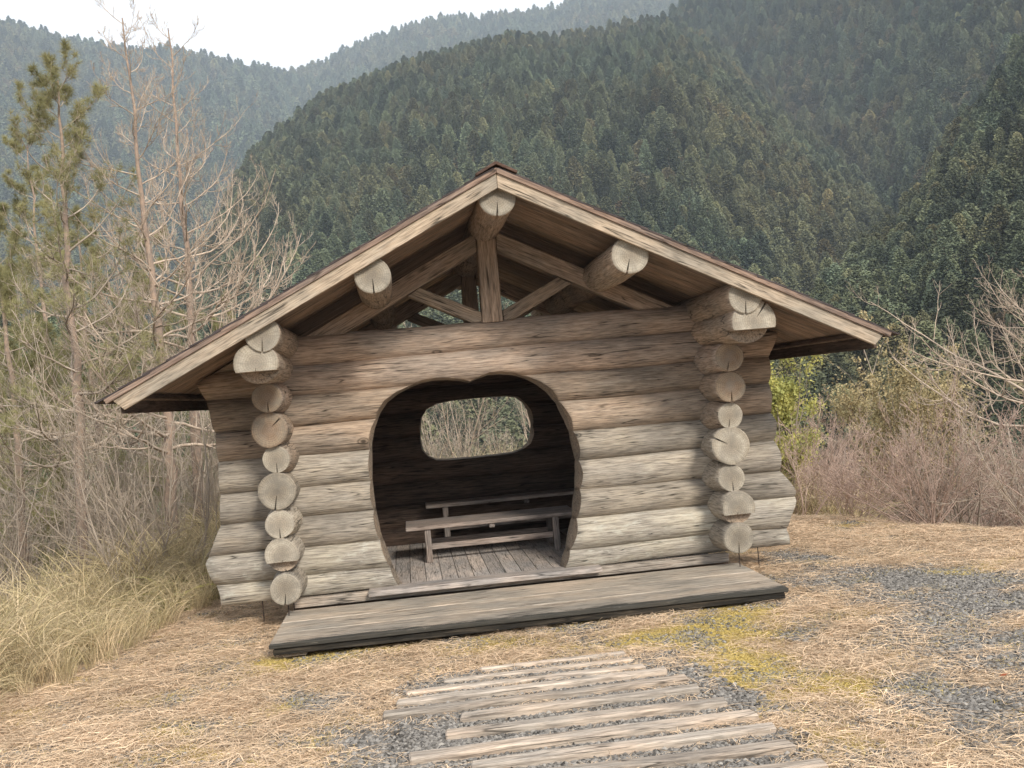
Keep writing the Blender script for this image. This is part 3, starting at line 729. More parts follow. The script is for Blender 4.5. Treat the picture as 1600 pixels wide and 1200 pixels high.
for k, (x, y, top, bl, lab) in enumerate((
        (-6.5, 9.0, 6.3, 2.4, 'tall olive green pine just left of the slender red-trunked pine, farther back'),
        (-8.2, 10.5, 6.4, 2.6, 'olive pine partly cut off by the left picture edge'),
        (-5.4, 7.5, 4.6, 2.0, 'mid-height olive pine between the bare trees and the red-trunked pine'),
        (-5.2, 11.0, 5.0, 2.4, 'pine seen through the twigs of the two bare trees'),
        (-7.6, 12.5, 5.2, 2.6, 'broad olive pine in the second row of the left thicket'),
        (-9.8, 13.0, 6.5, 2.6, 'farthest left pine, mostly outside the picture'),
        (-6.4, 14.0, 4.2, 2.6, 'low broad pine deepest in the left thicket'),
        (-5.7, 5.2, 4.4, 1.7, 'loose young pine right behind the tall dry grass on the left slope'),
        (-4.4, 13.5, 3.9, 2.2, 'low pine showing between the left roof slope and the bare trees'))):
    g0 = gz(x, y) - .05
    bare_pine(lab, (x, y, g0), [(x, y, g0), (x + .1, y, (g0 + top) / 2), (x + .05, y, top)], .08, 34, bl, 60 + k * 3, lo=.12, needles=.9, twigmat='twig_grey', name='pine_tree', per=(10, 6))
# bare tree reaching in from the right edge
bare_pine('bare spreading tree reaching in from the right picture edge', (7.75, 4.2, gz(7.75, 4.2) - .05),
          [(7.75, 4.2, gz(7.75, 4.2) - .05), (7.65, 4.2, .0), (7.6, 4.2, .8), (7.65, 4.1, 1.5), (7.7, 4.1, 2.1)], .10, 26, 3.4, 78, lo=.40, twigmat='twig_pale', barkm='bark_dark', crown_shape=.9, curl=.12, per=(11, 7))

# --- shrubs and saplings -----------------------------------------------
def shrub_mesh(seed, nst, h, lean, per, mat, r0=.010, up=.25):
    global rng
    rng = np.random.default_rng(seed)
    P0 = np.concatenate([rng.normal(0, .05, (nst, 2)), np.zeros((nst, 1))], 1)
    az = rng.uniform(0, 6.28, nst); le = rng.uniform(.1, lean, nst)
    D = np.stack([np.cos(az) * le, np.sin(az) * le, np.ones(nst)], 1)
    P = grow(P0, D, h * rng.uniform(.7, 1.1, nst), 9, up, .08); Rb = r0 * rng.uniform(.6, 1.2, nst)[:, None] * np.linspace(1, .3, 9)[None]
    A = Acc(); A.tubes(P, Rb, 4)
    C, RC = kids(P, Rb, per[0], .25, 1, .62, .45, 6, .2, .16); RC = np.maximum(RC, .0022); A.tubes(C, RC, 3)
    D_, RD = kids(C, RC, per[1], .15, 1, .65, .5, 5, .15, .2); RD = np.maximum(RD, .0018); A.tubes(D_, RD, 3)
    return A.mesh('shrub', [M[mat]]), D_
def place(name, me, x, y, z, s, rz, label, cat, group, tilt=0.):
    o = bpy.data.objects.new(name, me); o.location = (x, y, z); o.scale = (s, s, s); o.rotation_euler = (tilt, 0, rz)
    tag(o, label, cat, group); return link(o)
pink = [shrub_mesh(s, 11, 1.25, 1.3, (8, 7), 'twig_pink', .007, .10)[0] for s in (1, 2, 3, 4)]
pinkgrey = [shrub_mesh(s, 9, 1.35, 1.5, (8, 7), 'twig_grey', .008, .05)[0] for s in (5, 6)]
grey = [shrub_mesh(s, 6, 2.3, .7, (10, 7), 'twig_grey', .011)[0] for s in (11, 12, 13)]
pale = [shrub_mesh(s, 3, 3.2, .12, (12, 5), 'twig_pale', .016)[0] for s in (21, 22)]
q = random.Random(5)
n_ = 0
while n_ < 95:      # crest on the right, up to the far side
    x, y = q.uniform(2.8, 15), q.uniform(-2.5, 12); d = float(outside(x, y))
    if not (.35 < d < 7): continue
    if x - 3.2 < (y + 8) * .02: continue
    s = q.uniform(.82, 1.22) * (1 + .14 * d)
    if q.random() < .78: place('bare_shrub', q.choice(pink), x, y, gz(x, y) - .04, s, q.uniform(0, 6), 'pinkish bare shrub of fine twigs in the belt beyond the right-hand crest', 'shrub', 'pinkish bare shrubs beyond the crest'); n_ += 1
    else: place('bare_shrub', q.choice(pinkgrey), x, y, gz(x, y) - .04, s, q.uniform(0, 6), 'grey-brown bare shrub mixed in among the pinkish ones beyond the right-hand crest', 'shrub', 'grey-brown bare shrubs beyond the crest'); n_ += 1
n_ = 0
while n_ < 75:      # thicket on the left slope
    x, y = q.uniform(-12, -2.8), q.uniform(1.0, 14); d = float(outside(x, y))
    if not (.7 < d < 9): continue
    place('bare_sapling', q.choice(grey), x, y, gz(x, y) - .04, q.uniform(.8, 1.9), q.uniform(0, 6), 'grey-brown bare sapling in the thicket left of the hut', 'sapling', 'bare saplings in the left thicket', q.uniform(-.15, .15)); n_ += 1
n_ = 0
while n_ < 26:      # behind the hut, seen through the window
    x, y = q.uniform(-2.6, 3.4), q.uniform(5.4, 15); d = float(outside(x, y))
    if d < .5: continue
    place('pale_sapling', q.choice(pale + grey), x, y, gz(x, y) - .04, q.uniform(.55, .95), q.uniform(0, 6), 'slender pale bare stem seen through the back window', 'sapling', 'pale stems behind the back window', q.uniform(-.1, .1)); n_ += 1
# the many-stemmed bare shrub on the crest below the olive bush
ms = shrub_mesh(51, 12, 1.55, 1.2, (8, 6), 'twig_grey', .016)[0]
place('bare_shrub', ms, 5.05, 2.1, gz(5.05, 2.1) - .04, 1., .4, 'grey many-stemmed bare shrub standing on the crest in front of the olive bush', 'shrub', None)
place('bare_shrub', ms, 5.6, 1.6, gz(5.6, 1.6) - .04, .85, 2.4, 'smaller many-stemmed bare shrub on the crest near the right picture edge', 'shrub', None)

def leafy(name, label, x, y, h, w, zc, seed, mat, nl, leafL, stems=6, lean=.5):
    global rng
    g0 = gz(x, y) - .05; t = tag(empty(name, (x, y, g0)), label, 'bush' if 'bush' in name else 'tree')
    me, tips = shrub_mesh(seed, stems, h, lean, (9, 5), 'bark_dark' if False else 'twig_grey', .018)
    me.name = 'stems'; link(bpy.data.objects.new('stems', me), t)
    pts = tips[:, 1:].reshape(-1, 3); pts = pts[pts[:, 2] > h * .28]
    # foliage grows in uneven clumps
    cen = pts[rng.integers(0, len(pts), 26)]
    pk = cen[rng.integers(0, 26, nl)] + rng.normal(0, .12 * w, (nl, 3)) * [1, 1, .8]
    pk2 = pts[rng.integers(0, len(pts), nl // 2)] + rng.normal(0, .03, (nl // 2, 3))
    A = Acc(); A.add(*leaves(np.concatenate([pk, pk2]), leafL, leafL * .28))
    link(bpy.data.objects.new('foliage', A.mesh('foliage', [M[mat]], smooth=False)), t)
leafy('evergreen_tree', 'young tree with yellow-green leaves growing close behind the right hut corner', 3.98, 4.6, 2.25, .75, 1.2, 81, 'leaf_y', 8000, .050, 5, .14)
leafy('olive_bush', 'olive-brown leafy bush rising out of the pink shrubs on the right', 7.25, 7.0, 4.2, 1.6, 1.2, 82, 'leaf_o', 17000, .055, 8, .5)

# ------------------------------------------------------------------ scattered ground cover (geometry-node instances)
def scatter(name, pts, rots, scl, idx, protos, parent=None, kind='stuff'):
    col = bpy.data.collections.new(name + '_shapes')
    for i, me in enumerate(protos):
        col.objects.link(bpy.data.objects.new('%s_shape_%02d' % (name, i), me))
    me = bpy.data.meshes.new(name); pts = np.asarray(pts, np.float32)
    me.vertices.add(len(pts)); me.vertices.foreach_set('co', pts.ravel())
    me.attributes.new('rot', 'FLOAT_VECTOR', 'POINT').data.foreach_set('vector', np.asarray(rots, np.float32).ravel())
    me.attributes.new('scl', 'FLOAT_VECTOR', 'POINT').data.foreach_set('vector', np.asarray(scl, np.float32).ravel())
    me.attributes.new('idx', 'INT', 'POINT').data.foreach_set('value', np.asarray(idx, np.int32))
    ng = bpy.data.node_groups.new(name + '_nodes', 'GeometryNodeTree')
    ng.interface.new_socket('Geometry', in_out='INPUT', socket_type='NodeSocketGeometry')
    ng.interface.new_socket('Geometry', in_out='OUTPUT', socket_type='NodeSocketGeometry')
    n, l = ng.nodes, ng.links
    gi, go = n.new('NodeGroupInput'), n.new('NodeGroupOutput')
    ip = n.new('GeometryNodeInstanceOnPoints'); ci = n.new('GeometryNodeCollectionInfo')
    ci.inputs['Collection'].default_value = col; ci.inputs['Separate Children'].default_value = True; ci.inputs['Reset Children'].default_value = True
    ip.inputs['Pick Instance'].default_value = True
    def attr(nm, ty):
        a = n.new('GeometryNodeInputNamedAttribute'); a.data_type = ty; a.inputs['Name'].default_value = nm
        return a.outputs['Attribute']
    l.new(gi.outputs[0], ip.inputs['Points']); l.new(ci.outputs[0], ip.inputs['Instance'])
    l.new(attr('idx', 'INT'), ip.inputs['Instance Index'])
    e2 = n.new('FunctionNodeEulerToRotation'); l.new(attr('rot', 'FLOAT_VECTOR'), e2.inputs[0]); l.new(e2.outputs[0], ip.inputs['Rotation'])
    l.new(attr('scl', 'FLOAT_VECTOR'), ip.inputs['Scale']); l.new(ip.outputs[0], go.inputs[0])
    o = link(bpy.data.objects.new(name, me), parent); md = o.modifiers.new('scatter', 'NODES'); md.node_group = ng
    return tag(o, kind=kind)
rng = np.random.default_rng(99)
def strands(n, rad, L, w, lift, mat, g, upright=0., seg=3):
    """patch of n curved flat blades"""
    a = g.uniform(0, 6.283, n); r = rad * np.sqrt(g.random(n)); p = np.stack([r * np.cos(a), r * np.sin(a), g.uniform(0, lift, n)], 1)
    az = g.uniform(0, 6.283, n); l = L * g.uniform(.35, 1.2, n)
    d = np.stack([np.cos(az), np.sin(az), g.normal(upright, .12 + .5 * upright, n)], 1); d = unit(d)
    P = np.zeros((n, seg + 1, 3)); P[:, 0] = p; b = g.normal(0, .3, n)
    for i in range(1, seg + 1):
        c, s = np.cos(b), np.sin(b); d = unit(np.stack([d[:, 0] * c - d[:, 1] * s, d[:, 0] * s + d[:, 1] * c, d[:, 2] - (.12 if upright < .5 else .28)], 1))
        P[:, i] = P[:, i - 1] + d * (l / seg)[:, None]
        if upright < .5: P[:, i, 2] = np.maximum(P[:, i, 2], .002)
    T = np.gradient(P, axis=1); Sd = unit(np.cross(T, np.array([0, 0, 1.]) + g.normal(0, .5, (n, 1, 3)))) * w
    wd = np.linspace(1, .35, seg + 1)[None, :, None]
    V = np.stack([P - Sd * wd, P + Sd * wd], 2).reshape(-1, 3)
    ix = np.arange(n * (seg + 1) * 2).reshape(n, seg + 1, 2)
    F = np.stack([ix[:, :-1, 0], ix[:, :-1, 1], ix[:, 1:, 1], ix[:, 1:, 0]], -1).reshape(-1, 4)
    return mesh_np('strands', V, F, [mat], smooth=False)
g = np.random.default_rng(4)
straw_p = [strands(210, .20, .17, .0015, .035, M['straw'], g) for _ in range(6)]
moss_p = [strands(420, .11, .028, .0012, .006, M['moss'], g, .6, 2) for _ in range(3)]
# patches over plateau and slopes
hut_box = lambda x, y: (np.abs(x) < 1.75) & (y > -.1) & (y < 2.4) | ((np.abs(x) < 1.77) & (y > -1.27) & (y < .1))
pathm = lambda x, y: (np.abs(x + .1) < .80) & (y < -2.28)
def place_pts(n, x0, x1, y0, y1, keep):
    x = g.uniform(x0, x1, n); y = g.uniform(y0, y1, n); k = keep(x, y); x, y = x[k], y[k]
    return np.stack([x, y, ground_z(x, y)], 1)
P1 = place_pts(15500, -5.5, 7, -5.2, 6, lambda x, y: ~hut_box(x, y) & (outside(x, y) < 2.0) & (g.random(len(x)) < 1 - .93 * mask(x, y, GRAVEL)) & (g.random(len(x)) < 1 - .94 * mask(x, y, MOSS)) & ~(pathm(x, y) & (g.random(len(x)) < .80)))
n = len(P1); sc = g.uniform(.6, 1.25, n)
rt_ = np.stack([g.normal(0, .06, n), g.normal(0, .06, n), g.uniform(0, 6.28, n)], 1)
scatter('straw_litter', P1, rt_, np.repeat(sc[:, None], 3, 1) * [1, 1, .8], g.integers(0, 6, n), straw_p)
P2 = place_pts(40000, -4, 4.5, -5, 2, lambda x, y: ~hut_box(x, y) & (g.random(len(x)) < mask(x, y, MOSS) * 1.0 + .02) & ~(pathm(x, y) & (g.random(len(x)) < .8)))
n = len(P2)
scatter('short_grass', P2, np.stack([np.zeros(n), np.zeros(n), g.uniform(0, 6.28, n)], 1), np.repeat(g.uniform(.6, 1.3, (n, 1)), 3, 1), g.integers(0, 3, n), moss_p)
def stones(n, rad, g):
    ico = np.array([(0, 0, 1), (.894, 0, .447), (.276, .851, .447), (-.724, .526, .447), (-.724, -.526, .447), (.276, -.851, .447), (.724, .526, -.447), (-.276, .851, -.447), (-.894, 0, -.447), (-.276, -.851, -.447), (.724, -.526, -.447), (0, 0, -1)])
    fc = np.array([(0, 1, 2), (0, 2, 3), (0, 3, 4), (0, 4, 5), (0, 5, 1), (1, 6, 2), (2, 7, 3), (3, 8, 4), (4, 9, 5), (5, 10, 1), (6, 7, 2), (7, 8, 3), (8, 9, 4), (9, 10, 5), (10, 6, 1), (11, 7, 6), (11, 8, 7), (11, 9, 8), (11, 10, 9), (11, 6, 10)])
    V = []; F = []
    for i in range(n):
        s = g.uniform(.005, .013); v = ico * (1 + g.normal(0, .16, (12, 1))) * s * [g.uniform(.8, 1.4), g.uniform(.7, 1.1), g.uniform(.5, .9)]
        a = g.uniform(0, 6.28); v = v @ np.array([[math.cos(a), -math.sin(a), 0], [math.sin(a), math.cos(a), 0], [0, 0, 1]])
        q_ = rad * math.sqrt(g.random()); b = g.uniform(0, 6.28); V.append(v + [q_ * math.cos(b), q_ * math.sin(b), s * .4 + g.uniform(0, .006)]); F.append(fc + 12 * i)
    return mesh_np('stones', np.concatenate(V), np.concatenate(F), [M['stone']], smooth=False)
stone_p = [stones(70, .10, g) for _ in range(4)]
def inpath(x, y): return (np.abs(x + .08) < .80 + .08 * wob(x, y, 9., 2.)) & (y < -2.2)
P3 = place_pts(60000, -3, 5.2, -5.2, 2, lambda x, y: ~hut_box(x, y) & (g.random(len(x)) < np.maximum(mask(x, y, GRAVEL) * .7, inpath(x, y) * .42) + .006))
P3[:, 2] = np.where(inpath(P3[:, 0], P3[:, 1]) & (P3[:, 1] > -4.9), -.004, P3[:, 2]); n = len(P3)
scatter('gravel', P3, np.stack([np.zeros(n), np.zeros(n), g.uniform(0, 6.28, n)], 1), np.repeat(g.uniform(.8, 1.2, (n, 1)), 3, 1), g.integers(0, 4, n), stone_p)
# tall arching grass
def tall_tuft(g, n, h, mat, w=.0035, droop=.28, sp=.35):
    az = g.uniform(0, 6.28, n); d = np.stack([np.cos(az) * sp, np.sin(az) * sp, np.ones(n)], 1) * 1.; d = unit(d * g.uniform(.7, 1.3, (n, 3)))
    P = np.zeros((n, 8, 3)); P[:, 0, :2] = g.normal(0, .05, (n, 2)); l = h * g.uniform(.5, 1.1, n)
    o_ = np.stack([np.cos(az), np.sin(az), -np.ones(n) * .9], 1)
    for i in range(1, 8):
        d = unit(d + o_ * droop * (i / 8) ** 1.6 * g.uniform(.6, 1.3, (n, 1))); P[:, i] = P[:, i - 1] + d * (l / 7)[:, None]
    T = np.gradient(P, axis=1); Sd = unit(np.cross(T, g.normal(0, 1, (n, 1, 3)))) * w
    wd = np.array([.5, .8, 1, 1, .9, .7, .5, .15])[None, :, None]
    V = np.stack([P - Sd * wd, P + Sd * wd], 2).reshape(-1, 3); ix = np.arange(n * 16).reshape(n, 8, 2)
    F = np.stack([ix[:, :-1, 0], ix[:, :-1, 1], ix[:, 1:, 1], ix[:, 1:, 0]], -1).reshape(-1, 4)
    return mesh_np('tall_grass', V, F, [mat], smooth=False)
tall_p = [tall_tuft(g, 55, 1.0, M['tall'], w=.0034, droop=.5, sp=.25) for _ in range(3)] + [tall_tuft(g, 50, .95, M['tall'], w=.0032, droop=.22, sp=.22) for _ in range(2)]
sasa_p = [tall_tuft(g, 70, .60, M['sasa'], w=.008, droop=.8, sp=.7) for _ in range(3)]
P4 = place_pts(9000, -9, -2.4, -4.5, 9, lambda x, y: (outside(x, y) > .12) & (outside(x, y) < 5) & (g.random(len(x)) < np.where(outside(x, y) < 3, .34, .16)))
P4b = place_pts(1900, -3.5, 5, 4, 11, lambda x, y: (outside(x, y) > -.2) & (outside(x, y) < 7) & (g.random(len(x)) < .5))
P4 = np.concatenate([P4, P4b]); n = len(P4)
d4 = outside(P4[:, 0], P4[:, 1]); s4 = np.clip(.40 + .55 * d4, .40, 1.2) * g.uniform(.6, 1.15, n)
scatter('tall_dry_grass', P4, np.stack([g.normal(0, .12, n), g.normal(0, .12, n), g.uniform(0, 6.28, n)], 1), np.repeat(s4[:, None], 3, 1), g.integers(0, 5, n), tall_p)
P5 = place_pts(9000, -10, -2.6, -1, 10, lambda x, y: (outside(x, y) > .6) & (outside(x, y) < 7) & (g.random(len(x)) < .5 * (wob(x, y, .9, 3.) > -.1)))
n = len(P5)
scatter('bamboo_grass', P5, np.stack([g.normal(0, .12, n), g.normal(0, .12, n), g.uniform(0, 6.28, n)], 1), np.repeat(g.uniform(.7, 1.4, (n, 1)), 3, 1), g.integers(0, 3, n), sasa_p)
# a single red fallen leaf on the gravel at the right edge
lf = obj_np('fallen_leaf', [(0, 0, .03), (.022, .012, .035), (.05, 0, .038), (.022, -.014, .033)], [(0, 1, 2, 3)], [M['leaf_dead']]); lf.location = (2.02, -3.42, 0)
tag(lf, 'small red-brown fallen leaf lying on the gravel at the right edge', 'leaf')

# ------------------------------------------------------------------ mountains
def loft(name, crest, foot, nt_, amp, seed, mat, resample=90):
    C = np.array(crest, float); F = np.array(foot, float)
    s = np.linspace(0, len(C) - 1, resample); i = np.minimum(s.astype(int), len(C) - 2); fr = (s - i)[:, None]
    C = C[i] * (1 - fr) + C[i + 1] * fr; F = F[i] * (1 - fr) + F[i + 1] * fr
    t = np.linspace(0, 1, nt_)[:, None, None]
    tt = t
    G = F[None] * (1 - tt) + C[None] * tt
    H = np.sin(np.pi * t[..., 0]) 
    x, y = G[..., 0], G[..., 1]
    sc_ = 1 / amp
    spur = np.zeros(x.shape)
    for o_, (k, a) in enumerate(((.9, 1.), (2.1, .5), (4.3, .22))): spur += a * wob(x, y, k * sc_ * .35, seed + o_)
    G[..., 2] += spur * H * amp * .35
    back_ = G[-1].copy(); dirn = back_[:, :2] - np.array([EYE.x, EYE.y]); dirn /= np.linalg.norm(dirn, axis=1)[:, None]
    b1 = back_.copy(); b1[:, :2] += dirn * amp * 4; b1[:, 2] -= amp * 2.2
    G = np.concatenate([G, b1[None]], 0)
    m, n = G.shape[:2]; ix = np.arange(m * n).reshape(m, n)
    f = np.stack([ix[:-1, :-1].ravel(), ix[:-1, 1:].ravel(), ix[1:, 1:].ravel(), ix[1:, :-1].ravel()], 1)
    tag(obj_np(name, G.reshape(-1, 3), f, [mat]), kind='structure')
    return G
def sample(G, spacing, g, jit=.42):
    """jittered rows of points over a lofted slope"""
    m, n = G.shape[:2]; out = []
    rowlen = np.linalg.norm(np.diff(G, axis=0), axis=2).sum(0).max(); nr = int(rowlen / spacing)
    for r in np.linspace(0, m - 1.001, nr):
        i = int(r); row = G[i] * (1 - (r - i)) + G[i + 1] * (r - i)
        cum = np.concatenate([[0], np.cumsum(np.linalg.norm(np.diff(row, axis=0), axis=1))]); k = int(cum[-1] / spacing)
        if k < 2: continue
        s = (np.arange(k) + g.uniform(0, 1) + g.normal(0, jit * .6, k)) * spacing; s = np.clip(s, 0, cum[-1])
        p = np.stack([np.interp(s, cum, row[:, c]) for c in range(3)], 1)
        p[:, :2] += g.normal(0, spacing * jit * .5, (k, 2)); out.append(p)
    return np.concatenate(out)
soil = flat('forest_floor', (.055, .058, .035), nscale=.05, c2=(.035, .04, .025))
A_crest = [(-476, 756, 343), (-416, 846, 373), (-356, 927, 381), (-328, 937, 372), (-300, 946, 362), (-254, 959, 351), (-212, 969, 345), (-192, 973, 350), (-155, 980, 342), (-115, 985, 332), (-87, 1038, 341), (-61, 1090, 367), (-18, 1092, 386), (38, 1091, 403), (80, 1089, 409), (107, 1087, 405), (148, 1082, 408), (196, 1074, 408), (217, 1070, 419), (284, 1054, 423), (467, 987, 410), (601, 791, 341), (747, 656, 274)]
A_foot = [(-218, 327, 34), (-183, 348, 32), (-151, 362, 30), (-140, 367, 30), (-129, 371, 29), (-111, 376, 27), (-94, 381, 26), (-86, 383, 26), (-72, 385, 25), (-55, 388, 33), (-42, 390, 32), (-31, 391, 31), (-17, 391, 30), (3, 392, 28), (18, 391, 27), (28, 391, 26), (43, 389, 25), (60, 387, 23), (67, 386, 23), (91, 381, 20), (159, 359, 13), (231, 318, 5), (293, 264, 0)]
B_crest = [(-47, 197, 14), (-44, 238, 35), (-40, 279, 65), (-38, 310, 80), (-34, 330, 91), (-22, 361, 109), (-8, 382, 121), (12, 392, 131), (28, 401, 137), (45, 409, 143), (57, 418, 149), (74, 425, 149), (104, 430, 156), (122, 414, 152), (128, 392, 137), (131, 359, 113), (126, 318, 87), (121, 266, 60), (114, 225, 39), (106, 196, 23)]
B_foot = [(-25, 84, -4), (-20, 85, -4), (-18, 85, -4), (-16, 86, -5), (-14, 86, -5), (-10, 86, -5), (-7, 87, -6), (-2, 87, -6), (2, 87, -6), (6, 87, -6), (8, 86, -6), (12, 86, -7), (18, 85, -7), (22, 84, -7), (26, 83, -7), (29, 82, -8), (34, 85, -8), (40, 89, -8), (45, 92, -8), (50, 95, -8)]
B2_crest = [(119, 446, 154), (137, 452, 170), (154, 457, 183), (169, 452, 189), (192, 431, 191), (208, 402, 186), (220, 373, 179), (228, 344, 169), (234, 316, 160), (254, 274, 139), (292, 234, 117)]
B2_foot = [(92, 360, 83), (103, 347, 79), (108, 335, 74), (111, 313, 60), (109, 282, 44), (107, 240, 26), (100, 199, 13), (93, 174, 6), (93, 157, 3), (109, 147, 1), (143, 116, 0)]
C_crest = [(29, 72, -4), (33, 80, -1), (38, 89, 2), (46, 100, 6), (54, 112, 12), (67, 124, 17), (79, 136, 25), (91, 147, 35), (104, 157, 45), (116, 166, 55), (137, 176, 70), (166, 178, 82), (192, 151, 78)]
C_foot = [(19, 48, -6), (20, 48, -6), (21, 48, -6), (22, 47, -6), (23, 47, -7), (26, 46, -7), (27, 45, -7), (28, 44, -7), (30, 43, -7), (32, 42, -7), (34, 40, -7), (39, 37, -7), (46, 30, -7)]
# low wooded rise beyond the thicket on the left
D_crest = [(-110, 60, 14), (-80, 75, 16), (-60, 88, 17), (-45, 95, 16), (-32, 98, 13), (-22, 98, 10), (-12, 95, 6)]
D_foot = [(-60, 22, -7), (-45, 28, -7), (-34, 34, -7), (-26, 38, -7), (-20, 42, -7), (-14, 44, -7), (-8, 46, -7)]
sink = lambda L, d: [(x, y, z - d) for x, y, z in L]
GA = loft('hill', sink(A_crest, 9), sink(A_foot, 10), 26, 60, 1.3, soil)
GB = loft('hill', sink(B_crest, 6), sink(B_foot, 6), 30, 22, 4.1, soil)
GB2 = loft('hill', sink(B2_crest, 6), sink(B2_foot, 8), 26, 35, 2.7, soil)
GC = loft('hill', sink(C_crest, 5), sink(C_foot, 3), 24, 9, 6.2, soil)
GD = loft('hill', sink(D_crest, 5), sink(D_foot, 1), 14, 8, 3.2, soil)

def foliage_mat(name, c1, c2, c3, var):
    m, nt, b = newmat(name); b.inputs['Roughness'].default_value = .85; b.inputs['Specular IOR Level'].default_value = .15
    v, oi = objcoord(nt, (1, 1, 1))
    col = ramp(nt, oi.outputs['Random'], [(0., c1), (.45, c2), (.8, c1), (1., c3)])
    col = mix(nt, 1., col, ramp(nt, noise_(nt, v, 1.6, 3), [(.3, .65), (.7, 1.35)]), 'MULTIPLY')
    col = mix(nt, 1., col, ramp(nt, math_(nt, 'FRACT', math_(nt, 'MULTIPLY', oi.outputs['Random'], 17.3)), [(0., .55), (1., 1.5)]), 'MULTIPLY')
    wn_ = N(nt, 'ShaderNodeNewGeometry'); big = noise_(nt, wn_.outputs['Position'], .018, 3)
    col = mix(nt, ramp(nt, big, [(.42, 0.), (.62, var)]), col, mix(nt, 1., col, (1.45, 1.05, .85), 'MULTIPLY'))
    nt.links.new(col, b.inputs['Base Color']); return m
M['cedar'] = foliage_mat('cedar_foliage', (.088, .116, .076), (.124, .146, .082), (.17, .172, .09), .6)
M['broad'] = foliage_mat('broadleaf_foliage', (.11, .115, .065), (.15, .135, .075), (.19, .155, .09), .5)
M['bare_far'] = flat('bare_crown_far', (.30, .25, .21), c2=(.20, .16, .135), nscale=.5, var=.2)
M['trunk_far'] = flat('cedar_trunk', (.16, .12, .09))
def crown(seed, h, w, n, shape, mat, spray=.16):
    """crown of many drooping sprays round a tapering body; shape: exponent of the outline"""
    g = np.random.default_rng(seed)
    u = g.random(n) ** .85; ang = g.uniform(0, 6.283, n)
    lob = 1 + .16 * np.sin(ang * 3 + seed + u * 9) + .13 * np.sin(ang * 5 + u * 17 + seed * 2) + .12 * np.sin(u * 31 + seed)
    prof = (1 - u) ** shape * (1 - np.exp(-(u + .06) * 9)) 
    r = w / 2 * prof * lob * (g.uniform(.55, 1., n)) * 1.08
    P = np.stack([r * np.cos(ang), r * np.sin(ang), h * (.10 + .90 * u)], 1)
    out = np.stack([np.cos(ang), np.sin(ang), g.uniform(-.15, .75, n)], 1); out = unit(out + g.normal(0, .28, (n, 3)))
    s = spray * w * g.uniform(.6, 1.25, n) * (.55 + .6 * (1 - u))
    side = unit(np.cross(out, np.array([0, 0, 1.]) + g.normal(0, .35, (n, 3)))); up = np.cross(side, out)
    tip = P + out * s[:, None] * .9
    a = P - up * s[:, None] * .28; b = P + side * s[:, None] * .55 + out * s[:, None] * .25 - up * s[:, None] * .22; c = P - side * s[:, None] * .55 + out * s[:, None] * .25 - up * s[:, None] * .22; d = P + up * s[:, None] * .40 + out * s[:, None] * .2
    V = np.stack([a, b, tip, c, d], 1).reshape(-1, 3); k = (np.arange(n) * 5)[:, None]
    F = np.concatenate([k + np.array([[1, 2, 4]]), k + np.array([[2, 3, 4]]), k + np.array([[0, 1, 4]]), k + np.array([[0, 4, 3]])], 0)
    # trunk
    t = np.array([[.02 * w * math.cos(q_), .02 * w * math.sin(q_), z] for z in (-h * .15, h * .9) for q_ in (0, 2.1, 4.2)]) * [1, 1, 1]
    nv = len(V); V = np.concatenate([V, t]); Q = np.array([(0, 1, 4, 3), (1, 2, 5, 4), (2, 0, 3, 5)]) + nv
    fm = np.concatenate([np.zeros(len(F)), np.ones(3)])
    return mesh_np('tree', V, [F, Q], [mat, M['trunk_far']], fm=fm, smooth=False)
cedar_p = [crown(s, 1., .42, 1600, .56, M['cedar'], .105) for s in range(6)]
cedar_lo = [crown(40 + s, 1., .42, 260, .75, M['cedar'], .26) for s in range(4)]
broad_p = [crown(70 + s, 1., .80, 1400, .45, M['broad'], .10) for s in range(3)]
broad_lo = [crown(80 + s, 1., .80, 220, .45, M['broad'], .24) for s in range(2)]
def bare_far(seed):
    global rng
    rng = np.random.default_rng(seed)
    P = np.array([[[0, 0, 0], [.01, 0, .2], [0, .01, .4]]], float); Rb = np.array([[.02, .017, .014]])
    A = Acc(); A.tubes(P, Rb, 4)
    C, RC = kids(P, Rb, 16, .5, 1, .75, 1.1, 6, .3, .15); RC = np.maximum(RC, .005); A.tubes(C, RC, 3)
    D_, RD = kids(C, RC, 8, .2, 1, .6, .5, 4, .3, .15); RD = np.maximum(RD, .0035); A.tubes(D_, RD, 3)
    return A.mesh('bare', [M['bare_far']])
bare_p = [bare_far(s) for s in (1, 2)]
gf = np.random.default_rng(31)
PROTO = cedar_p + cedar_lo + broad_p + broad_lo + bare_p      # 0-5, 6-9, 10-12, 13-14, 15-16
def inview(P, m=.12):
    rel = P - np.array(EYE); d = rel @ np.array(_f); x = rel @ np.array(_r) / d; y = rel @ np.array(_u) / d
    return (d > 1) & (np.abs(x) < .5 + m) & (y < .375 + m) & (y > -.4)
pts_all = []; sc_all = []; id_all = []
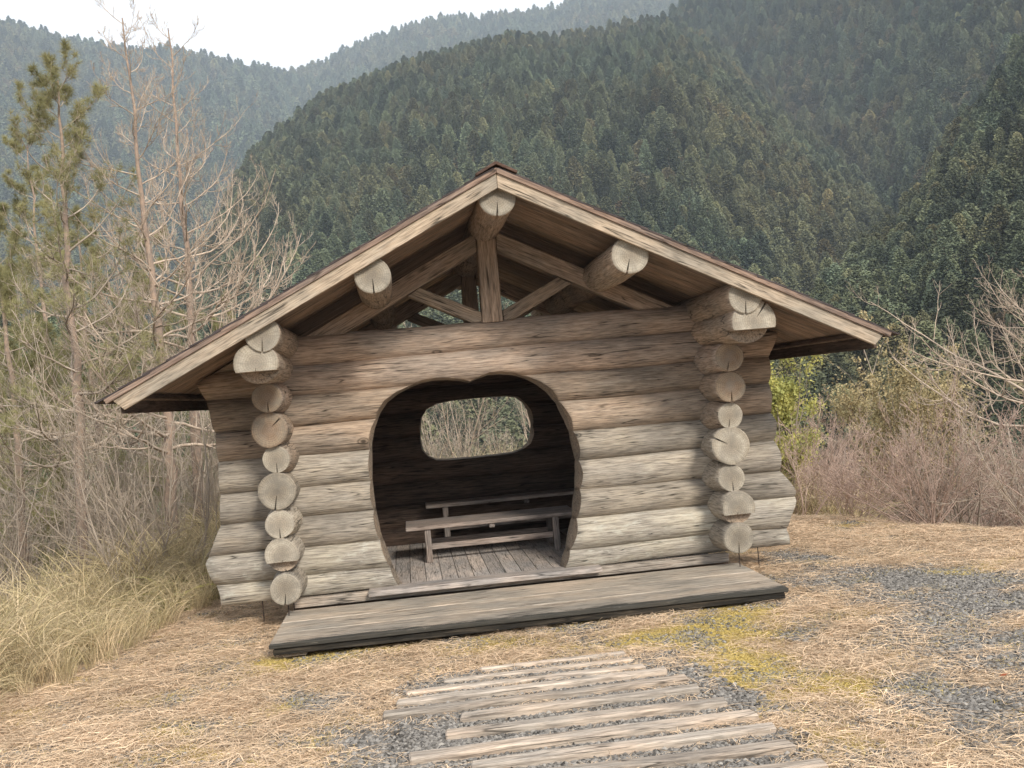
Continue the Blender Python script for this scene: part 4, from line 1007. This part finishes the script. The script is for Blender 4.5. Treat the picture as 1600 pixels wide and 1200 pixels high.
def wood_on(G, spacing, h0, far, bfrac, bare=(), margin=.5):
    P = sample(G, spacing, gf); P = P[inview(P, margin)]; n = len(P)
    patch = wob(P[:, 0], P[:, 1], .9 / spacing / 4, 3.3)
    br = gf.random(n) < bfrac * (1.2 + patch * 1.6)
    idx = np.where(br, (13 + gf.integers(0, 2, n)) if far else (10 + gf.integers(0, 3, n)), (6 + gf.integers(0, 4, n)) if far else gf.integers(0, 6, n))
    h = h0 * gf.uniform(.58, 1.22, n) * np.where(br, .62, 1.)
    wx = gf.uniform(.85, 1.25, n)
    for (x, y, r) in bare:
        near = ((P[:, 0] - x) ** 2 + (P[:, 1] - y) ** 2 < (r * gf.uniform(.5, 1.1, n)) ** 2) & (gf.random(n) < .8)
        idx = np.where(near, 15 + gf.integers(0, 2, n), idx); h = np.where(near, h0 * .55 * gf.uniform(.8, 1.2, n), h); wx = np.where(near, 1.25, wx)
    P[:, 2] -= h * .06
    pts_all.append(P); sc_all.append(np.stack([h * wx, h * wx, h], 1)); id_all.append(idx)
wood_on(GA, 6.0, 16., True, .22, bare=((-190, 940, 25), (-160, 930, 15), (-20, 1020, 30), (10, 1050, 20), (180, 1040, 20)), margin=.1)
wood_on(GB2, 4.0, 11., False, .25, bare=((144, 359, 9), (143, 333, 12), (170, 353, 8), (194, 364, 9), (216, 363, 8), (203, 336, 8), (146, 287, 8), (154, 294, 6), (204, 347, 6)), margin=.1)
wood_on(GB, 3.7, 10.5, False, .13, bare=((125, 330, 9), (124, 290, 7), (118, 250, 7), (121, 270, 6), (100, 300, 6), (108, 190, 4)), margin=.15)
wood_on(GC, 3.0, 8.2, False, .25, margin=.2)
wood_on(GD, 2.1, 7.0, False, .35, margin=.2)
Pt = np.concatenate(pts_all); Sc = np.concatenate(sc_all); Id = np.concatenate(id_all)
Rt = np.stack([gf.normal(0, .03, len(Pt)), gf.normal(0, .03, len(Pt)), gf.uniform(0, 6.28, len(Pt))], 1)
# the nearest 300 cedars in view stand as objects of their own
dist = np.linalg.norm(Pt - np.array(EYE), axis=1)
rel = Pt - np.array(EYE); px = rel @ np.array(_r) / (rel @ np.array(_f))
vis = inview(Pt, .0) & (px > -.02)
cand = np.where(vis & (Id < 6) & (Pt[:, 0] > 15))[0]
cand = cand[np.argsort(dist[cand] / Sc[cand, 2])][:300]
solo = np.zeros(len(Pt), bool); solo[cand] = True
for i in cand:
    o = bpy.data.objects.new('cedar_tree', PROTO[Id[i]]); o.location = Pt[i]; o.scale = Sc[i]; o.rotation_euler = Rt[i]
    tag(o, 'dark green cedar in the dense wood on the slope right of the hut', 'tree', 'cedars on the near right-hand slope'); link(o)
keep = ~solo
scatter('forest', Pt[keep], Rt[keep], Sc[keep], Id[keep], PROTO)

# ------------------------------------------------------------------ haze
def haze():
    x0, x1, y0, y1, z0, z1 = -1700, 1700, -1700, 1700, -45, 560
    v = [(x, y, z) for z in (z0, z1) for y in (y0, y1) for x in (x0, x1)]
    f = [(0, 2, 3, 1), (4, 5, 7, 6), (0, 1, 5, 4), (2, 6, 7, 3), (0, 4, 6, 2), (1, 3, 7, 5)]
    m = bpy.data.materials.new('haze'); m.use_nodes = True; nt = m.node_tree; nt.nodes.clear()
    vo = nt.nodes.new('ShaderNodeVolumePrincipled'); vo.inputs['Color'].default_value = (.70, .84, 1., 1); vo.inputs['Density'].default_value = HAZE
    vo.inputs['Anisotropy'].default_value = 0.
    ou = nt.nodes.new('ShaderNodeOutputMaterial'); nt.links.new(vo.outputs[0], ou.inputs['Volume'])
    me = bpy.data.meshes.new('haze'); me.from_pydata(v, [], f); me.materials.append(m)
    tag(link(bpy.data.objects.new('haze', me)), kind='stuff')
HAZE = .00056
haze()
